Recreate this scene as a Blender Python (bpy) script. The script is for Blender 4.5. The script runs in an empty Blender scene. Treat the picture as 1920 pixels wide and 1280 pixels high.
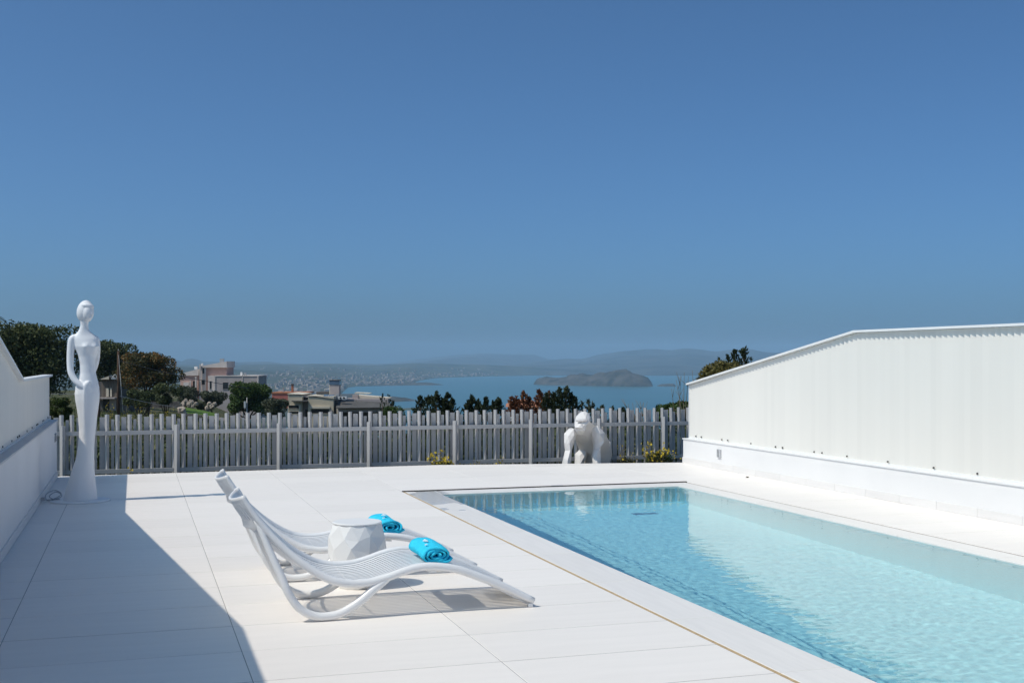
import bpy, bmesh, math, random
from mathutils import Vector, Matrix, noise

# ------------------------------------------------------------------ camera, sky, sun, exposure
sc = bpy.context.scene
R = math.radians
F_PX, HORIZON, VAN_X, EYE = 2220.0, 677.5, 252.0, 1.475      # measured from the photograph (1920 px wide)
YAW = math.atan((960 - VAN_X) / F_PX)
cam_d = bpy.data.cameras.new('camera')
cam = bpy.data.objects.new('camera', cam_d)
sc.collection.objects.link(cam)
sc.camera = cam
cam.location = (0, 0, EYE)
cam.rotation_euler = (R(90), 0, -YAW)
cam_d.sensor_width = 36
cam_d.lens = F_PX / 1920 * 36
cam_d.shift_y = (HORIZON - 640) / 1920
cam_d.clip_start = 0.05
cam_d.clip_end = 60000

SUN_EL, SUN_AZ = R(55.0), R(-99.0)      # azimuth from +Y, clockwise: the sun stands to the left, a little behind the camera
world = bpy.data.worlds.new('World')
sc.world = world
world.use_nodes = True
wn = world.node_tree.nodes
wl = world.node_tree.links
bg = wn['Background']
sky_n = wn.new('ShaderNodeTexSky')
sky_n.sky_type = 'NISHITA'
sky_n.sun_disc = False
sky_n.sun_elevation = SUN_EL
sky_n.sun_rotation = SUN_AZ
sky_n.altitude = 0
sky_n.air_density = 0.5
sky_n.dust_density = 2.55
sky_n.ozone_density = 10.0
bg.inputs['Strength'].default_value = 0.116
tint = wn.new('ShaderNodeVectorMath')            # deep polarised blue of the photograph, the same all over the sky
tint.operation = 'MULTIPLY'
tint.inputs[1].default_value = (0.69, 0.935, 0.93)
wl.new(sky_n.outputs[0], tint.inputs[0])
wl.new(tint.outputs[0], bg.inputs[0])

sun_d = bpy.data.lights.new('sun', 'SUN')
sun_d.energy = 2.3
sun_d.angle = R(0.5)
sun_d.color = (1.0, 0.925, 0.80)
sun = bpy.data.objects.new('sun', sun_d)
sc.collection.objects.link(sun)
sdir = Vector((math.sin(SUN_AZ) * math.cos(SUN_EL), math.cos(SUN_AZ) * math.cos(SUN_EL), math.sin(SUN_EL)))
sun.rotation_euler = sdir.to_track_quat('Z', 'Y').to_euler()
sun.location = sdir * 40
sun_d.cycles.is_caustics_light = True

vs = sc.view_settings
vs.view_transform = 'Standard'
vs.look = 'None'
vs.exposure = 0.36
vs.gamma = 1.0
vs.use_curve_mapping = False
cy = sc.cycles
cy.use_denoising = True
cy.max_bounces = 10
cy.diffuse_bounces = 4
cy.glossy_bounces = 4
cy.transmission_bounces = 6
cy.volume_bounces = 1
cy.sample_clamp_indirect = 6.0
cy.caustics_reflective = False
cy.caustics_refractive = True

# ------------------------------------------------------------------ helpers
COL = sc.collection


class MB:
    """collects faces; build() links them as one mesh object"""

    def __init__(self):
        self.v, self.f, self.smooth = [], [], []

    def face(self, pts, smooth=False):
        n = len(self.v)
        self.v.extend(tuple(p) for p in pts)
        self.f.append(tuple(range(n, n + len(pts))))
        self.smooth.append(smooth)

    def box(self, x0, x1, y0, y1, z0, z1):
        n = len(self.v)
        self.v += [(x0, y0, z0), (x1, y0, z0), (x1, y1, z0), (x0, y1, z0), (x0, y0, z1), (x1, y0, z1), (x1, y1, z1), (x0, y1, z1)]
        for q in ((0, 3, 2, 1), (4, 5, 6, 7), (0, 1, 5, 4), (1, 2, 6, 5), (2, 3, 7, 6), (3, 0, 4, 7)):
            self.f.append(tuple(n + i for i in q))
            self.smooth.append(False)
        return self

    def hexa(self, b, t):
        """b, t: four bottom and four top corners, counter-clockwise from above"""
        n = len(self.v)
        self.v += [tuple(p) for p in b] + [tuple(p) for p in t]
        for q in ((0, 3, 2, 1), (4, 5, 6, 7), (0, 1, 5, 4), (1, 2, 6, 5), (2, 3, 7, 6), (3, 0, 4, 7)):
            self.f.append(tuple(n + i for i in q))
            self.smooth.append(False)
        return self

    def prism(self, poly, z0, z1):
        """vertical prism over a counter-clockwise plan polygon"""
        n, m = len(self.v), len(poly)
        self.v += [(p[0], p[1], z0) for p in poly] + [(p[0], p[1], z1) for p in poly]
        self.f.append(tuple(n + i for i in reversed(range(m))))
        self.f.append(tuple(n + m + i for i in range(m)))
        self.smooth += [False, False]
        for i in range(m):
            j = (i + 1) % m
            self.f.append((n + i, n + j, n + m + j, n + m + i))
            self.smooth.append(False)
        return self

    def extrude_y(self, poly, y0, y1):
        """prism along Y over a polygon of (x, z)"""
        n, m = len(self.v), len(poly)
        self.v += [(p[0], y0, p[1]) for p in poly] + [(p[0], y1, p[1]) for p in poly]
        self.f.append(tuple(n + i for i in range(m)))
        self.f.append(tuple(n + m + i for i in reversed(range(m))))
        self.smooth += [False, False]
        for i in range(m):
            j = (i + 1) % m
            self.f.append((n + j, n + i, n + m + i, n + m + j))
            self.smooth.append(False)
        return self

    def tube(self, path, rad, seg=10, caps=True, up=(0, 1, 0)):
        path = [Vector(p) for p in path]
        rads = rad if isinstance(rad, (list, tuple)) else [rad] * len(path)
        rings = []
        u0 = Vector(up)
        for i, p in enumerate(path):
            t = (path[min(i + 1, len(path) - 1)] - path[max(i - 1, 0)]).normalized()
            a = t.cross(u0)
            if a.length < 1e-4:
                a = t.cross(Vector((1, 0, 0.3)))
            a.normalize()
            b = a.cross(t).normalized()
            n = len(self.v)
            for k in range(seg):
                th = 2 * math.pi * k / seg
                self.v.append(tuple(p + (a * math.cos(th) + b * math.sin(th)) * rads[i]))
            rings.append(n)
        for i in range(len(rings) - 1):
            for k in range(seg):
                k2 = (k + 1) % seg
                self.f.append((rings[i] + k, rings[i] + k2, rings[i + 1] + k2, rings[i + 1] + k))
                self.smooth.append(True)
        if caps:
            self.f.append(tuple(rings[0] + k for k in reversed(range(seg))))
            self.f.append(tuple(rings[-1] + k for k in range(seg)))
            self.smooth += [False, False]
        return self

    def grid(self, rows, smooth=True, close=False):
        """rows of equal length of points"""
        n, m = len(self.v), len(rows[0])
        for r in rows:
            self.v.extend(tuple(p) for p in r)
        for i in range(len(rows) - 1):
            for k in range(m if close else m - 1):
                k2 = (k + 1) % m
                self.f.append((n + i * m + k, n + i * m + k2, n + (i + 1) * m + k2, n + (i + 1) * m + k))
                self.smooth.append(smooth)
        return self

    def mesh(self, name, origin=(0, 0, 0)):
        me = bpy.data.meshes.new(name)
        o = origin
        me.from_pydata([(x - o[0], y - o[1], z - o[2]) for x, y, z in self.v], [], self.f)
        me.polygons.foreach_set('use_smooth', self.smooth)
        me.update()
        return me

    def build(self, name, mat, parent=None, origin=None, fix=False):
        if origin is None:
            origin = (0, 0, 0)
        me = self.mesh(name, origin if parent is None else (parent.location if parent.type == 'EMPTY' and parent.get('world_parts') else (0, 0, 0)))
        if fix:
            fix_normals(me)
        me.materials.append(mat)
        ob = bpy.data.objects.new(name, me)
        COL.objects.link(ob)
        if parent is None:
            ob.location = origin
        else:
            ob.parent = parent
        return ob


def fix_normals(me):
    bm = bmesh.new()
    bm.from_mesh(me)
    bmesh.ops.remove_doubles(bm, verts=bm.verts, dist=1e-6)
    bmesh.ops.recalc_face_normals(bm, faces=bm.faces)
    bm.to_mesh(me)
    bm.free()


def tag(o, label=None, cat=None, group=None, kind=None):
    if label:
        o['label'] = label
    if cat:
        o['category'] = cat
    if group:
        o['group'] = group
    if kind:
        o['kind'] = kind
    return o


def thing(name, label, cat, loc=(0, 0, 0), rz=0.0, group=None, world_parts=False):
    """an Empty at the thing's base; with world_parts the parts are written in world coordinates"""
    o = bpy.data.objects.new(name, None)
    COL.objects.link(o)
    o.empty_display_size = 0.2
    o.location = loc
    o.rotation_euler = (0, 0, rz)
    if world_parts:
        o['world_parts'] = True
    return tag(o, label, cat, group)


def put(name, me, parent, loc=(0, 0, 0), rot=None, mat=None):
    """another object on shared mesh data"""
    o = bpy.data.objects.new(name, me)
    COL.objects.link(o)
    o.parent = parent
    o.location = loc
    if rot:
        o.rotation_euler = rot
    return o


def copy_tree(o, parent=None):
    c = o.copy()
    COL.objects.link(c)
    c.parent = parent
    for ch in list(o.children):
        copy_tree(ch, c)
    return c


def at(x, y, d):
    """world point on the sight line of photo pixel (x, y), d metres deep"""
    l = (x - 960) / F_PX * d
    return Vector((math.sin(YAW) * d + math.cos(YAW) * l, math.cos(YAW) * d - math.sin(YAW) * l, EYE - (y - HORIZON) / F_PX * d))


def catmull(pts, n):
    """smooth curve through points, n samples per span"""
    P = [Vector(p) for p in pts]
    P = [P[0] * 2 - P[1]] + P + [P[-1] * 2 - P[-2]]
    out = []
    for i in range(1, len(P) - 2):
        a, b, c, d = P[i - 1], P[i], P[i + 1], P[i + 2]
        for k in range(n):
            t = k / n
            out.append(0.5 * (2 * b + (c - a) * t + (2 * a - 5 * b + 4 * c - d) * t * t + (3 * b - a - 3 * c + d) * t ** 3))
    out.append(P[-2].copy())
    return out


def interp(x, tab):
    if x <= tab[0][0]:
        return tab[0][1]
    for (a, va), (b, vb) in zip(tab, tab[1:]):
        if x <= b:
            return va + (vb - va) * (x - a) / (b - a)
    return tab[-1][1]


# ------------------------------------------------------------------ materials
def new_mat(name):
    m = bpy.data.materials.new(name)
    m.use_nodes = True
    return m, m.node_tree.nodes, m.node_tree.links, m.node_tree.nodes['Principled BSDF']


def surf(name, col, rough=0.5, var=0.06, scale=4.0, bump=0.0, bscale=60.0, spec=0.5, stretch=(1, 1, 1), rand=0.0, metal=0.0, col2=None, detail=5.0, coords='Object', contrast=(0.3, 0.7)):
    """a procedural surface: noise between two tones, fine relief, optional tone per object"""
    m, N, L, b = new_mat(name)
    tc = N.new('ShaderNodeTexCoord')
    mp = N.new('ShaderNodeMapping')
    mp.inputs['Scale'].default_value = stretch
    L.new(tc.outputs[coords], mp.inputs[0])
    nz = N.new('ShaderNodeTexNoise')
    nz.inputs['Scale'].default_value = scale
    nz.inputs['Detail'].default_value = detail
    L.new(mp.outputs[0], nz.inputs['Vector'])
    mr = N.new('ShaderNodeMapRange')
    mr.inputs[1].default_value, mr.inputs[2].default_value = contrast
    L.new(nz.outputs['Fac'], mr.inputs[0])
    mx = N.new('ShaderNodeMix')
    mx.data_type = 'RGBA'
    c2 = col2 or tuple(c * (1 - var) for c in col)
    c1 = col if col2 else tuple(min(1, c * (1 + var * 0.5)) for c in col)
    mx.inputs[6].default_value = (*c2, 1)
    mx.inputs[7].default_value = (*c1, 1)
    L.new(mr.outputs[0], mx.inputs[0])
    out = mx.outputs[2]
    if rand:
        oi = N.new('ShaderNodeObjectInfo')
        r2 = N.new('ShaderNodeMapRange')
        r2.inputs[3].default_value, r2.inputs[4].default_value = 1 - rand, 1 + rand * 0.4
        L.new(oi.outputs['Random'], r2.inputs[0])
        vm = N.new('ShaderNodeVectorMath')
        vm.operation = 'SCALE'
        L.new(out, vm.inputs[0])
        L.new(r2.outputs[0], vm.inputs['Scale'])
        out = vm.outputs[0]
    L.new(out, b.inputs['Base Color'])
    b.inputs['Roughness'].default_value = rough
    b.inputs['Specular IOR Level'].default_value = spec
    b.inputs['Metallic'].default_value = metal
    if bump:
        n2 = N.new('ShaderNodeTexNoise')
        n2.inputs['Scale'].default_value = bscale
        n2.inputs['Detail'].default_value = 4
        L.new(mp.outputs[0], n2.inputs['Vector'])
        bp = N.new('ShaderNodeBump')
        bp.inputs['Strength'].default_value = bump
        bp.inputs['Distance'].default_value = 0.01
        L.new(n2.outputs['Fac'], bp.inputs['Height'])
        L.new(bp.outputs[0], b.inputs['Normal'])
    return m


M = {}
M['tile'] = surf('porcelain_tile', (0.87, 0.82, 0.77), 0.5, 0.03, 2.2, 0.03, 40, 0.22, (0.7, 5, 1), 0.035)
M['grout'] = surf('grout', (0.38, 0.37, 0.36), 0.9, 0.15, 12)
COPING_BASE = surf('coping_stone', (0.84, 0.80, 0.755), 0.38, 0.05, 3.0, 0.03, 40, 0.45, (9, 0.6, 1), 0.03)


def wet_coping(m):
    """splashes left on the stones near the far corner of the pool"""
    N, L = m.node_tree.nodes, m.node_tree.links
    b = N['Principled BSDF']
    src = b.inputs['Base Color'].links[0].from_socket
    ge = N.new('ShaderNodeNewGeometry')
    sp = N.new('ShaderNodeSeparateXYZ')
    L.new(ge.outputs['Position'], sp.inputs[0])
    yr = N.new('ShaderNodeMapRange')
    yr.inputs[1].default_value, yr.inputs[2].default_value = 9.6, 12.4
    L.new(sp.outputs['Y'], yr.inputs[0])
    nz = N.new('ShaderNodeTexNoise')
    nz.inputs['Scale'].default_value = 2.6
    nz.inputs['Detail'].default_value = 1.5
    L.new(ge.outputs['Position'], nz.inputs['Vector'])
    ad = N.new('ShaderNodeMath')
    ad.operation = 'MULTIPLY'
    L.new(yr.outputs[0], ad.inputs[0])
    L.new(nz.outputs['Fac'], ad.inputs[1])
    st = N.new('ShaderNodeMapRange')
    st.inputs[1].default_value, st.inputs[2].default_value = 0.40, 0.42
    L.new(ad.outputs[0], st.inputs[0])
    xr = N.new('ShaderNodeMapRange')
    xr.inputs[1].default_value, xr.inputs[2].default_value = 3.4, 3.3
    L.new(sp.outputs['X'], xr.inputs[0])
    mk = N.new('ShaderNodeMath')
    mk.operation = 'MULTIPLY'
    L.new(st.outputs[0], mk.inputs[0])
    L.new(xr.outputs[0], mk.inputs[1])
    mx = N.new('ShaderNodeMix')
    mx.data_type = 'RGBA'
    mx.blend_type = 'MULTIPLY'
    mx.inputs[7].default_value = (0.80, 0.82, 0.85, 1)
    L.new(mk.outputs[0], mx.inputs[0])
    L.new(src, mx.inputs[6])
    L.new(mx.outputs[2], b.inputs['Base Color'])
    rr = N.new('ShaderNodeMapRange')
    rr.inputs[3].default_value, rr.inputs[4].default_value = 0.42, 0.12
    L.new(mk.outputs[0], rr.inputs[0])
    L.new(rr.outputs[0], b.inputs['Roughness'])
    return m


M['coping'] = wet_coping(COPING_BASE)
M['skirt'] = surf('skirting_tile', (0.78, 0.755, 0.73), 0.45, 0.04, 3.0, 0.02, 40, 0.4, (1, 0.6, 8), 0.03)
M['render'] = surf('white_render', (0.80, 0.785, 0.77), 0.85, 0.03, 1.5, 0.12, 120, 0.2)
M['clad'] = surf('cladding_paint', (0.785, 0.755, 0.70), 0.45, 0.02, 2.0, 0.0, 60, 0.35, (1, 1, 0.3), 0.025)
M['cap'] = surf('cap_paint', (0.82, 0.815, 0.80), 0.4, 0.03, 3.0, 0, 60, 0.4)
M['ledge'] = surf('ledge_flashing', (0.55, 0.555, 0.57), 0.45, 0.08, 5.0, 0.03, 60, 0.4)
M['bolt'] = surf('dark_bolt', (0.04, 0.035, 0.03), 0.5, 0.2, 50)
M['slot'] = surf('drain_channel', (0.22, 0.155, 0.11), 0.8, 0.3, 20)
M['sand_slot'] = surf('sand_joint', (0.50, 0.36, 0.20), 0.9, 0.25, 30)
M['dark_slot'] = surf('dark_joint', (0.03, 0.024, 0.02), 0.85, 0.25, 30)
M['pool'] = surf('pool_lining', (0.50, 0.90, 0.95), 0.5, 0.05, 30, 0, 60, 0.3)


def water_mat():
    m, N, L, b = new_mat('pool_water')
    b.inputs['Base Color'].default_value = (0.84, 0.975, 1.0, 1)
    b.inputs['Transmission Weight'].default_value = 1.0
    b.inputs['Roughness'].default_value = 0.01
    b.inputs['IOR'].default_value = 1.333
    b.inputs['Specular IOR Level'].default_value = 0.24
    return m


M['water'] = water_mat()
M['fence'] = surf('fence_paint', (0.49, 0.48, 0.475), 0.5, 0.06, 3.0, 0.0, 60, 0.35, (1, 1, 0.4), 0.05)
M['statue'] = surf('moulded_plastic', (0.80, 0.80, 0.805), 0.45, 0.02, 2.0, 0.0, 60, 0.4)
M['lounger'] = surf('lounger_plastic', (0.82, 0.82, 0.82), 0.34, 0.015, 3.0, 0.02, 300, 0.45)
M['table'] = surf('table_plastic', (0.82, 0.815, 0.805), 0.5, 0.02, 3.0, 0.02, 300, 0.35)
M['gorilla'] = surf('gorilla_plastic', (0.72, 0.69, 0.665), 0.5, 0.03, 4.0, 0.0, 60, 0.35)
M['towel'] = surf('towel_terry', (0.045, 0.66, 0.92), 0.95, 0.12, 60, 0.45, 420, 0.1)
M['embroid'] = surf('embroidery', (0.75, 0.85, 0.9), 0.8, 0.1, 80)
M['cable'] = surf('cable_rubber', (0.35, 0.36, 0.38), 0.5, 0.2, 40)
M['lamp_grey'] = surf('lamp_housing', (0.33, 0.34, 0.35), 0.4, 0.1, 30)
M['lamp_lens'] = surf('lamp_lens', (0.55, 0.56, 0.57), 0.25, 0.1, 30)


def haze_mat():
    m = bpy.data.materials.new('haze')
    m.use_nodes = True
    N, L = m.node_tree.nodes, m.node_tree.links
    for n in list(N):
        if n.type != 'OUTPUT_MATERIAL':
            N.remove(n)
    v = N.new('ShaderNodeVolumePrincipled')
    v.inputs['Color'].default_value = (0.49, 0.75, 1.0, 1)
    v.inputs['Density'].default_value = HAZE
    v.inputs['Anisotropy'].default_value = 0.0
    L.new(v.outputs[0], N['Material Output'].inputs['Volume'])
    return m


HAZE = 7.2e-5
M['haze'] = haze_mat()

# ------------------------------------------------------------------ deck
TILE_L, TILE_W, GAP = 1.2, 0.6, 0.0045
X_LW, X_A, X_B, X_C, X_SLOT = -0.94, -0.665, 0.522, 1.722, 2.905
PX0, PX1, PY1 = 3.26, 6.16, 12.79            # water edges of the pool
X_RS, X_RW = 6.43, 7.62
Y_FS = 13.18                                  # far slot
Y_BACK, Y_NEAR = 2.57, -7.0
POOL_Y0 = -5.0


def edge_y(x):
    return interp(x, [(-1.4, 16.26), (4.1, 16.43), (7.62, 15.74), (8.2, 15.6)])


deck = MB()
deck.box(-1.5, X_SLOT + 0.0145, Y_NEAR, 15.5, -0.45, -0.0018)
deck.box(X_SLOT + 0.0145, X_RS + 0.03, Y_FS + 0.0075, 15.5, -0.45, -0.0019)
deck.box(X_RS + 0.03, 8.3, Y_NEAR, 15.5, -0.45, -0.0018)
for xa, xb in ((-1.5, 4.1), (4.1, 8.3)):
    deck.prism([(xa, 15.5), (xb, 15.5), (xb, edge_y(xb) - 0.012), (xa, edge_y(xa) - 0.012)], -0.45, -0.0018)
deck_o = tag(deck.build('pavement', M['grout']), 'white porcelain pool terrace laid in long tiles', None, None, 'structure')


def tile_mesh(x0, x1, y0, y1, mat, t=0.012, bev=0.0015):
    """a tile with eased top edges, centred on its own middle"""
    cx, cy = (x0 + x1) / 2, (y0 + y1) / 2
    a, b = (x1 - x0) / 2, (y1 - y0) / 2
    m = MB()
    lo = [(-a, -b, -t), (a, -b, -t), (a, b, -t), (-a, b, -t)]
    mi = [(-a, -b, -bev), (a, -b, -bev), (a, b, -bev), (-a, b, -bev)]
    hi = [(-a + bev, -b + bev, 0), (a - bev, -b + bev, 0), (a - bev, b - bev, 0), (-a + bev, b - bev, 0)]
    m.v += lo + mi + hi
    for s in (0, 4):
        for i in range(4):
            j = (i + 1) % 4
            m.f.append((s + i, s + j, s + 4 + j, s + 4 + i))
    m.f.append((8, 9, 10, 11))
    m.smooth = [False] * len(m.f)
    me = m.mesh('tile')
    me.materials.append(mat)
    return me


random.seed(5)
rows = []
y = 7.37 - 8 * TILE_W
while y < 16.6:
    rows.append((y, y + TILE_W))
    y += TILE_W
g = GAP / 2
tile_cache = {}


def lay(x0, x1, y0, y1, mat, parent, name='tile', z=0.0):
    key = (round(x1 - x0, 4), round(y1 - y0, 4), mat.name)
    if key not in tile_cache:
        tile_cache[key] = tile_mesh(x0 + g, x1 - g, y0 + g * 1.9, y1 - g * 1.9, mat)
    return put(name, tile_cache[key], parent, ((x0 + x1) / 2, (y0 + y1) / 2, z + random.uniform(-0.0005, 0.0004)),
               (random.uniform(-0.0008, 0.0008), random.uniform(-0.0006, 0.0006), 0))


def clip_tile(x0, x1, y0, parent, mat):
    m = MB()
    ya, yb = edge_y(x0), edge_y(x1)
    m.prism([(x0 + g, y0 + g), (x1 - g, y0 + g), (x1 - g, yb), (x0 + g, ya)], -0.03, 0.0)
    m.build('tile', mat, parent)


cols_left = [(X_LW, X_A), (X_A, X_B), (X_B, X_C), (X_C, X_SLOT - 0.008)]
cols_far = [(X_SLOT - 0.008, 4.1), (4.1, 5.3), (5.3, X_RS + 0.008)]
col_right = (X_RS + 0.008, X_RW)
for (x0, x1) in cols_left + [col_right]:
    for (y0, y1) in rows:
        lim = min(edge_y(x0), edge_y(x1))
        if y1 <= lim - 0.15:
            lay(x0, x1, y0, y1, M['tile'], deck_o)
        elif y0 < lim - 0.15:
            clip_tile(x0, x1, y0, deck_o, M['tile'])
for (x0, x1) in cols_far:
    for (y0, y1) in rows:
        lim = min(edge_y(x0), edge_y(x1))
        y0 = max(y0, Y_FS + 0.008)
        if y1 - y0 < 0.1:
            continue
        if y1 <= lim - 0.15:
            lay(x0, x1, y0, y1, M['tile'], deck_o)
        elif y0 < lim - 0.15:
            clip_tile(x0, x1, y0, deck_o, M['tile'])
# plain continuation of the terrace behind the camera
m = MB()
for x0, x1 in cols_left + [col_right]:
    m.box(x0 + g, x1 - g, Y_NEAR, rows[0][0] - g, -0.02, 0.0)
m.build('tile', M['tile'], deck_o)
# joints round the pool: sand filled on the left and right, the far shadow gap painted as a raised black strip
m = MB().box(X_SLOT - 0.008, X_SLOT + 0.014, Y_NEAR, Y_FS - 0.034, -0.03, -0.0008)
m.build('sand_joint', M['sand_slot'], deck_o)
m = MB().box(X_RS - 0.014, X_RS + 0.008, Y_NEAR, Y_FS - 0.034, -0.03, -0.0035)
m.build('sand_joint', M['slot'], deck_o)
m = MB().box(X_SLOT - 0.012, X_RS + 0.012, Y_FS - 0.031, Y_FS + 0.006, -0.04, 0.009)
m.build('shadow_gap_strip', M['dark_slot'], deck_o)

# ------------------------------------------------------------------ pool
WATER_Z, POOL_D = -0.012, -1.33
pool = thing('swimming_pool', 'long rectangular pool lined in pale blue, sunk in the white terrace', 'pool', (4.7, 8.0, 0), world_parts=True)
t = 0.25
b = MB()
b.box(PX0 - 0.62, PX1 + t, POOL_Y0 - t, PY1 + t, POOL_D - 0.2, POOL_D)
b.build('pool_floor', M['pool'], pool)
for nm, (x0, x1, y0, y1) in (('pool_wall', (PX0 - 0.62, PX0 - 0.34, POOL_Y0, PY1)), ('pool_wall', (PX1, PX1 + t, POOL_Y0, PY1)), ('pool_wall', (PX0 - 0.62, PX1 + t, PY1, PY1 + t)), ('pool_wall', (PX0 - 0.62, PX1 + t, POOL_Y0 - t, POOL_Y0))):  # left wall set back unseen under the coping, shaped to let sunlight reach the floor
    b = MB().box(x0, x1, y0, y1, POOL_D - 0.002, -0.014)
    b.build(nm, M['pool'], pool)
b = MB().box(5.22, 5.50, 11.92, 12.04, POOL_D + 0.001, POOL_D + 0.008)
b.build('drain_grate', M['ledge'], pool)
yy = 7.37 + 4 * 1.2
ys = [Y_FS - 0.034]
while yy > Y_BACK:
    ys.append(yy)
    yy -= 1.2
ys.append(POOL_Y0)
for ya, yb in zip(ys, ys[1:]):
    for x0, x1 in ((X_SLOT + 0.0145, PX0), (PX1, X_RS - 0.014)):
        if ya > PY1:
            pass
        c = tile_mesh(x0 + g, x1 - g, yb + g, ya - g, M['coping'], 0.03, 0.003)
        put('coping_stone', c, pool, ((x0 + x1) / 2 - 4.7, (ya + yb) / 2 - 8.0, 0))
for x0, x1 in ((PX0, 4.46), (4.46, 5.3), (5.3, PX1)):
    c = tile_mesh(x0 + g, x1 - g, PY1 + g, Y_FS - 0.034 - g, M['coping'], 0.03, 0.003)
    put('coping_stone', c, pool, ((x0 + x1) / 2 - 4.7, (PY1 + Y_FS - 0.034) / 2 - 8.0, 0))
b = MB().box(4.72, 4.86, Y_FS - 0.02, Y_FS + 0.09, -0.002, 0.006)
b.build('skimmer_lid', M['ledge'], pool)

w = MB()
nx, ny = 130, 480


def ripple(x, y):
    p = Vector((x * 3.2, y * 3.2, 0))
    a = noise.noise(p * 0.8 + Vector((3, 7, 1))) * 0.0010
    a += noise.noise(Vector((x * 6 + y * 1.5, y * 8.5, 4.0))) * 0.00055
    a += noise.noise(Vector((x * 18, y * 23, 9.0))) * 0.00065
    return a


wx = [PX0 - 0.339 + (PX1 - PX0 + 0.338) * i / nx for i in range(nx + 1)]  # water runs on unseen under the left coping, added for the refracted sunlight
wy = [3.2 + (PY1 - 0.001 - 3.2) * j / ny for j in range(ny + 1)]
wy = [POOL_Y0 + 0.001 + (3.2 - POOL_Y0) * j / 60 for j in range(60)] + wy
w.grid([[(x, y, WATER_Z + ripple(x, y)) for x in wx] for y in wy])
water = tag(w.build('pool_water', M['water']), None, None, None, 'structure')
water.cycles.is_caustics_caster = True
for o in pool.children:
    if o.name.startswith('pool_'):
        o.cycles.is_caustics_receiver = True

# ------------------------------------------------------------------ boundary walls
def boundary_wall(name, label, side, face_x, y_end, base_h, profile, y_from, y_slats):
    """side -1: stands to the left and faces right; +1: mirrored.  profile(y) is the height of the cap"""
    s = side
    th = thing(name, label, 'wall', (face_x + s * 0.2, 8, 0), world_parts=True)

    def bx(m, xa, xb, *r):
        a, b_ = face_x + s * xa, face_x + s * xb
        return m.box(min(a, b_), max(a, b_), *r)
    bx(MB(), 0, 0.36, y_from, y_end, -0.4, base_h).build('base_wall', M['render'], th)
    bx(MB(), -0.012, 0.30, y_from, y_end + 0.012, base_h + 0.001, base_h + 0.016).build('ledge', M['ledge'] if s < 0 else M['cap'], th)
    yy = 7.37 + 0.18
    k = int((y_from + 8 - yy) // TILE_W) - 12
    while yy + k * TILE_W < y_end:
        y0 = max(yy + k * TILE_W, y_from) + 0.0015
        y1 = min(yy + (k + 1) * TILE_W, y_end + 0.01) - 0.0015
        k += 1
        if y1 < 2.5:
            continue
        bx(MB(), -0.011, 0.001, y0, y1, 0.0015, 0.085).build('skirting_tile', M['skirt'], th)
    # saw-tooth cladding, every board a part
    pitch = 0.0857
    y1 = y_end - 0.02
    first = y1
    while y1 > y_slats:
        y0 = y1 - pitch
        za, zb = profile(y0) - 0.004, profile(y1) - 0.004
        b0 = base_h + 0.03
        xs = [face_x + s * v for v in (0.092, 0.124, 0.140, 0.140)]
        plan = [(xs[0], y1), (xs[1], y0 + 0.0006), (xs[3], y0 + 0.0006), (xs[2], y1)]
        zs = [zb, za, za, zb]
        if s < 0:
            plan, zs = plan[::-1], zs[::-1]
        m = MB()
        m.hexa([(p[0], p[1], b0) for p in plan], [(p[0], p[1], z) for p, z in zip(plan, zs)])
        m.build('cladding_board', M['clad'], th, fix=True)
        y1 = y0
    if y_slats > y_from:
        m = MB()
        a, b_ = sorted((face_x + s * 0.10, face_x + s * 0.135))
        m.hexa([(a, y_from, base_h + 0.03), (b_, y_from, base_h + 0.03), (b_, y_slats, base_h + 0.03), (a, y_slats, base_h + 0.03)],
               [(a, y_from, profile(y_from) - 0.004), (b_, y_from, profile(y_from) - 0.004), (b_, y_slats, profile(y_slats) - 0.004), (a, y_slats, profile(y_slats) - 0.004)])
        m.build('rear_panel', M['clad'], th)
    # bottom rail with its fixings
    bx(MB(), 0.078, 0.15, y_from, y_end - 0.015, base_h + 0.0165, base_h + 0.032).build('bottom_rail', M['cap'], th)
    rnd = random.Random(3 if s > 0 else 9)
    yb = y_end - 0.22
    while yb > max(y_slats, 6):
        for dy in ((0, 0.17) if rnd.random() < 0.4 else (0,)):
            m = MB()
            x = face_x + s * 0.098
            m.tube([(x, yb - dy, base_h + 0.055), (x - s * 0.012, yb - dy, base_h + 0.055)], 0.009, 8)
            m.build('bolt', M['bolt'], th, fix=True)
        yb -= rnd.uniform(0.6, 0.95)
    # cap, one piece for each straight run; the front lip overhangs the boards
    ysk = sorted({y_from, y_end} | {k for k in PROFILE_KINKS[name] if y_from < k < y_end})
    for y0, y1 in zip(ysk, ysk[1:]):
        e0, e1 = (0.0 if y0 == y_from else 0.0), (0.0 if y1 < y_end else 0.02)
        a, b_ = sorted((face_x + s * 0.050, face_x + s * 0.165))
        z0, z1 = profile(y0 + 1e-4), profile(y1 - 1e-4)
        m = MB()
        m.hexa([(a, y0, z0), (b_, y0, z0), (b_, y1 + e1, z1), (a, y1 + e1, z1)],
               [(a, y0, z0 + 0.024), (b_, y0, z0 + 0.024), (b_, y1 + e1, z1 + 0.024), (a, y1 + e1, z1 + 0.024)])
        m.build('cap', M['cap'], th)
    # end trim
    a, b_ = sorted((face_x + s * 0.088, face_x + s * 0.14))
    MB().box(a, b_, y_end - 0.018, y_end + 0.004, base_h + 0.033, profile(y_end) - 0.003).build('end_trim', M['cap'], th)
    return th


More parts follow.
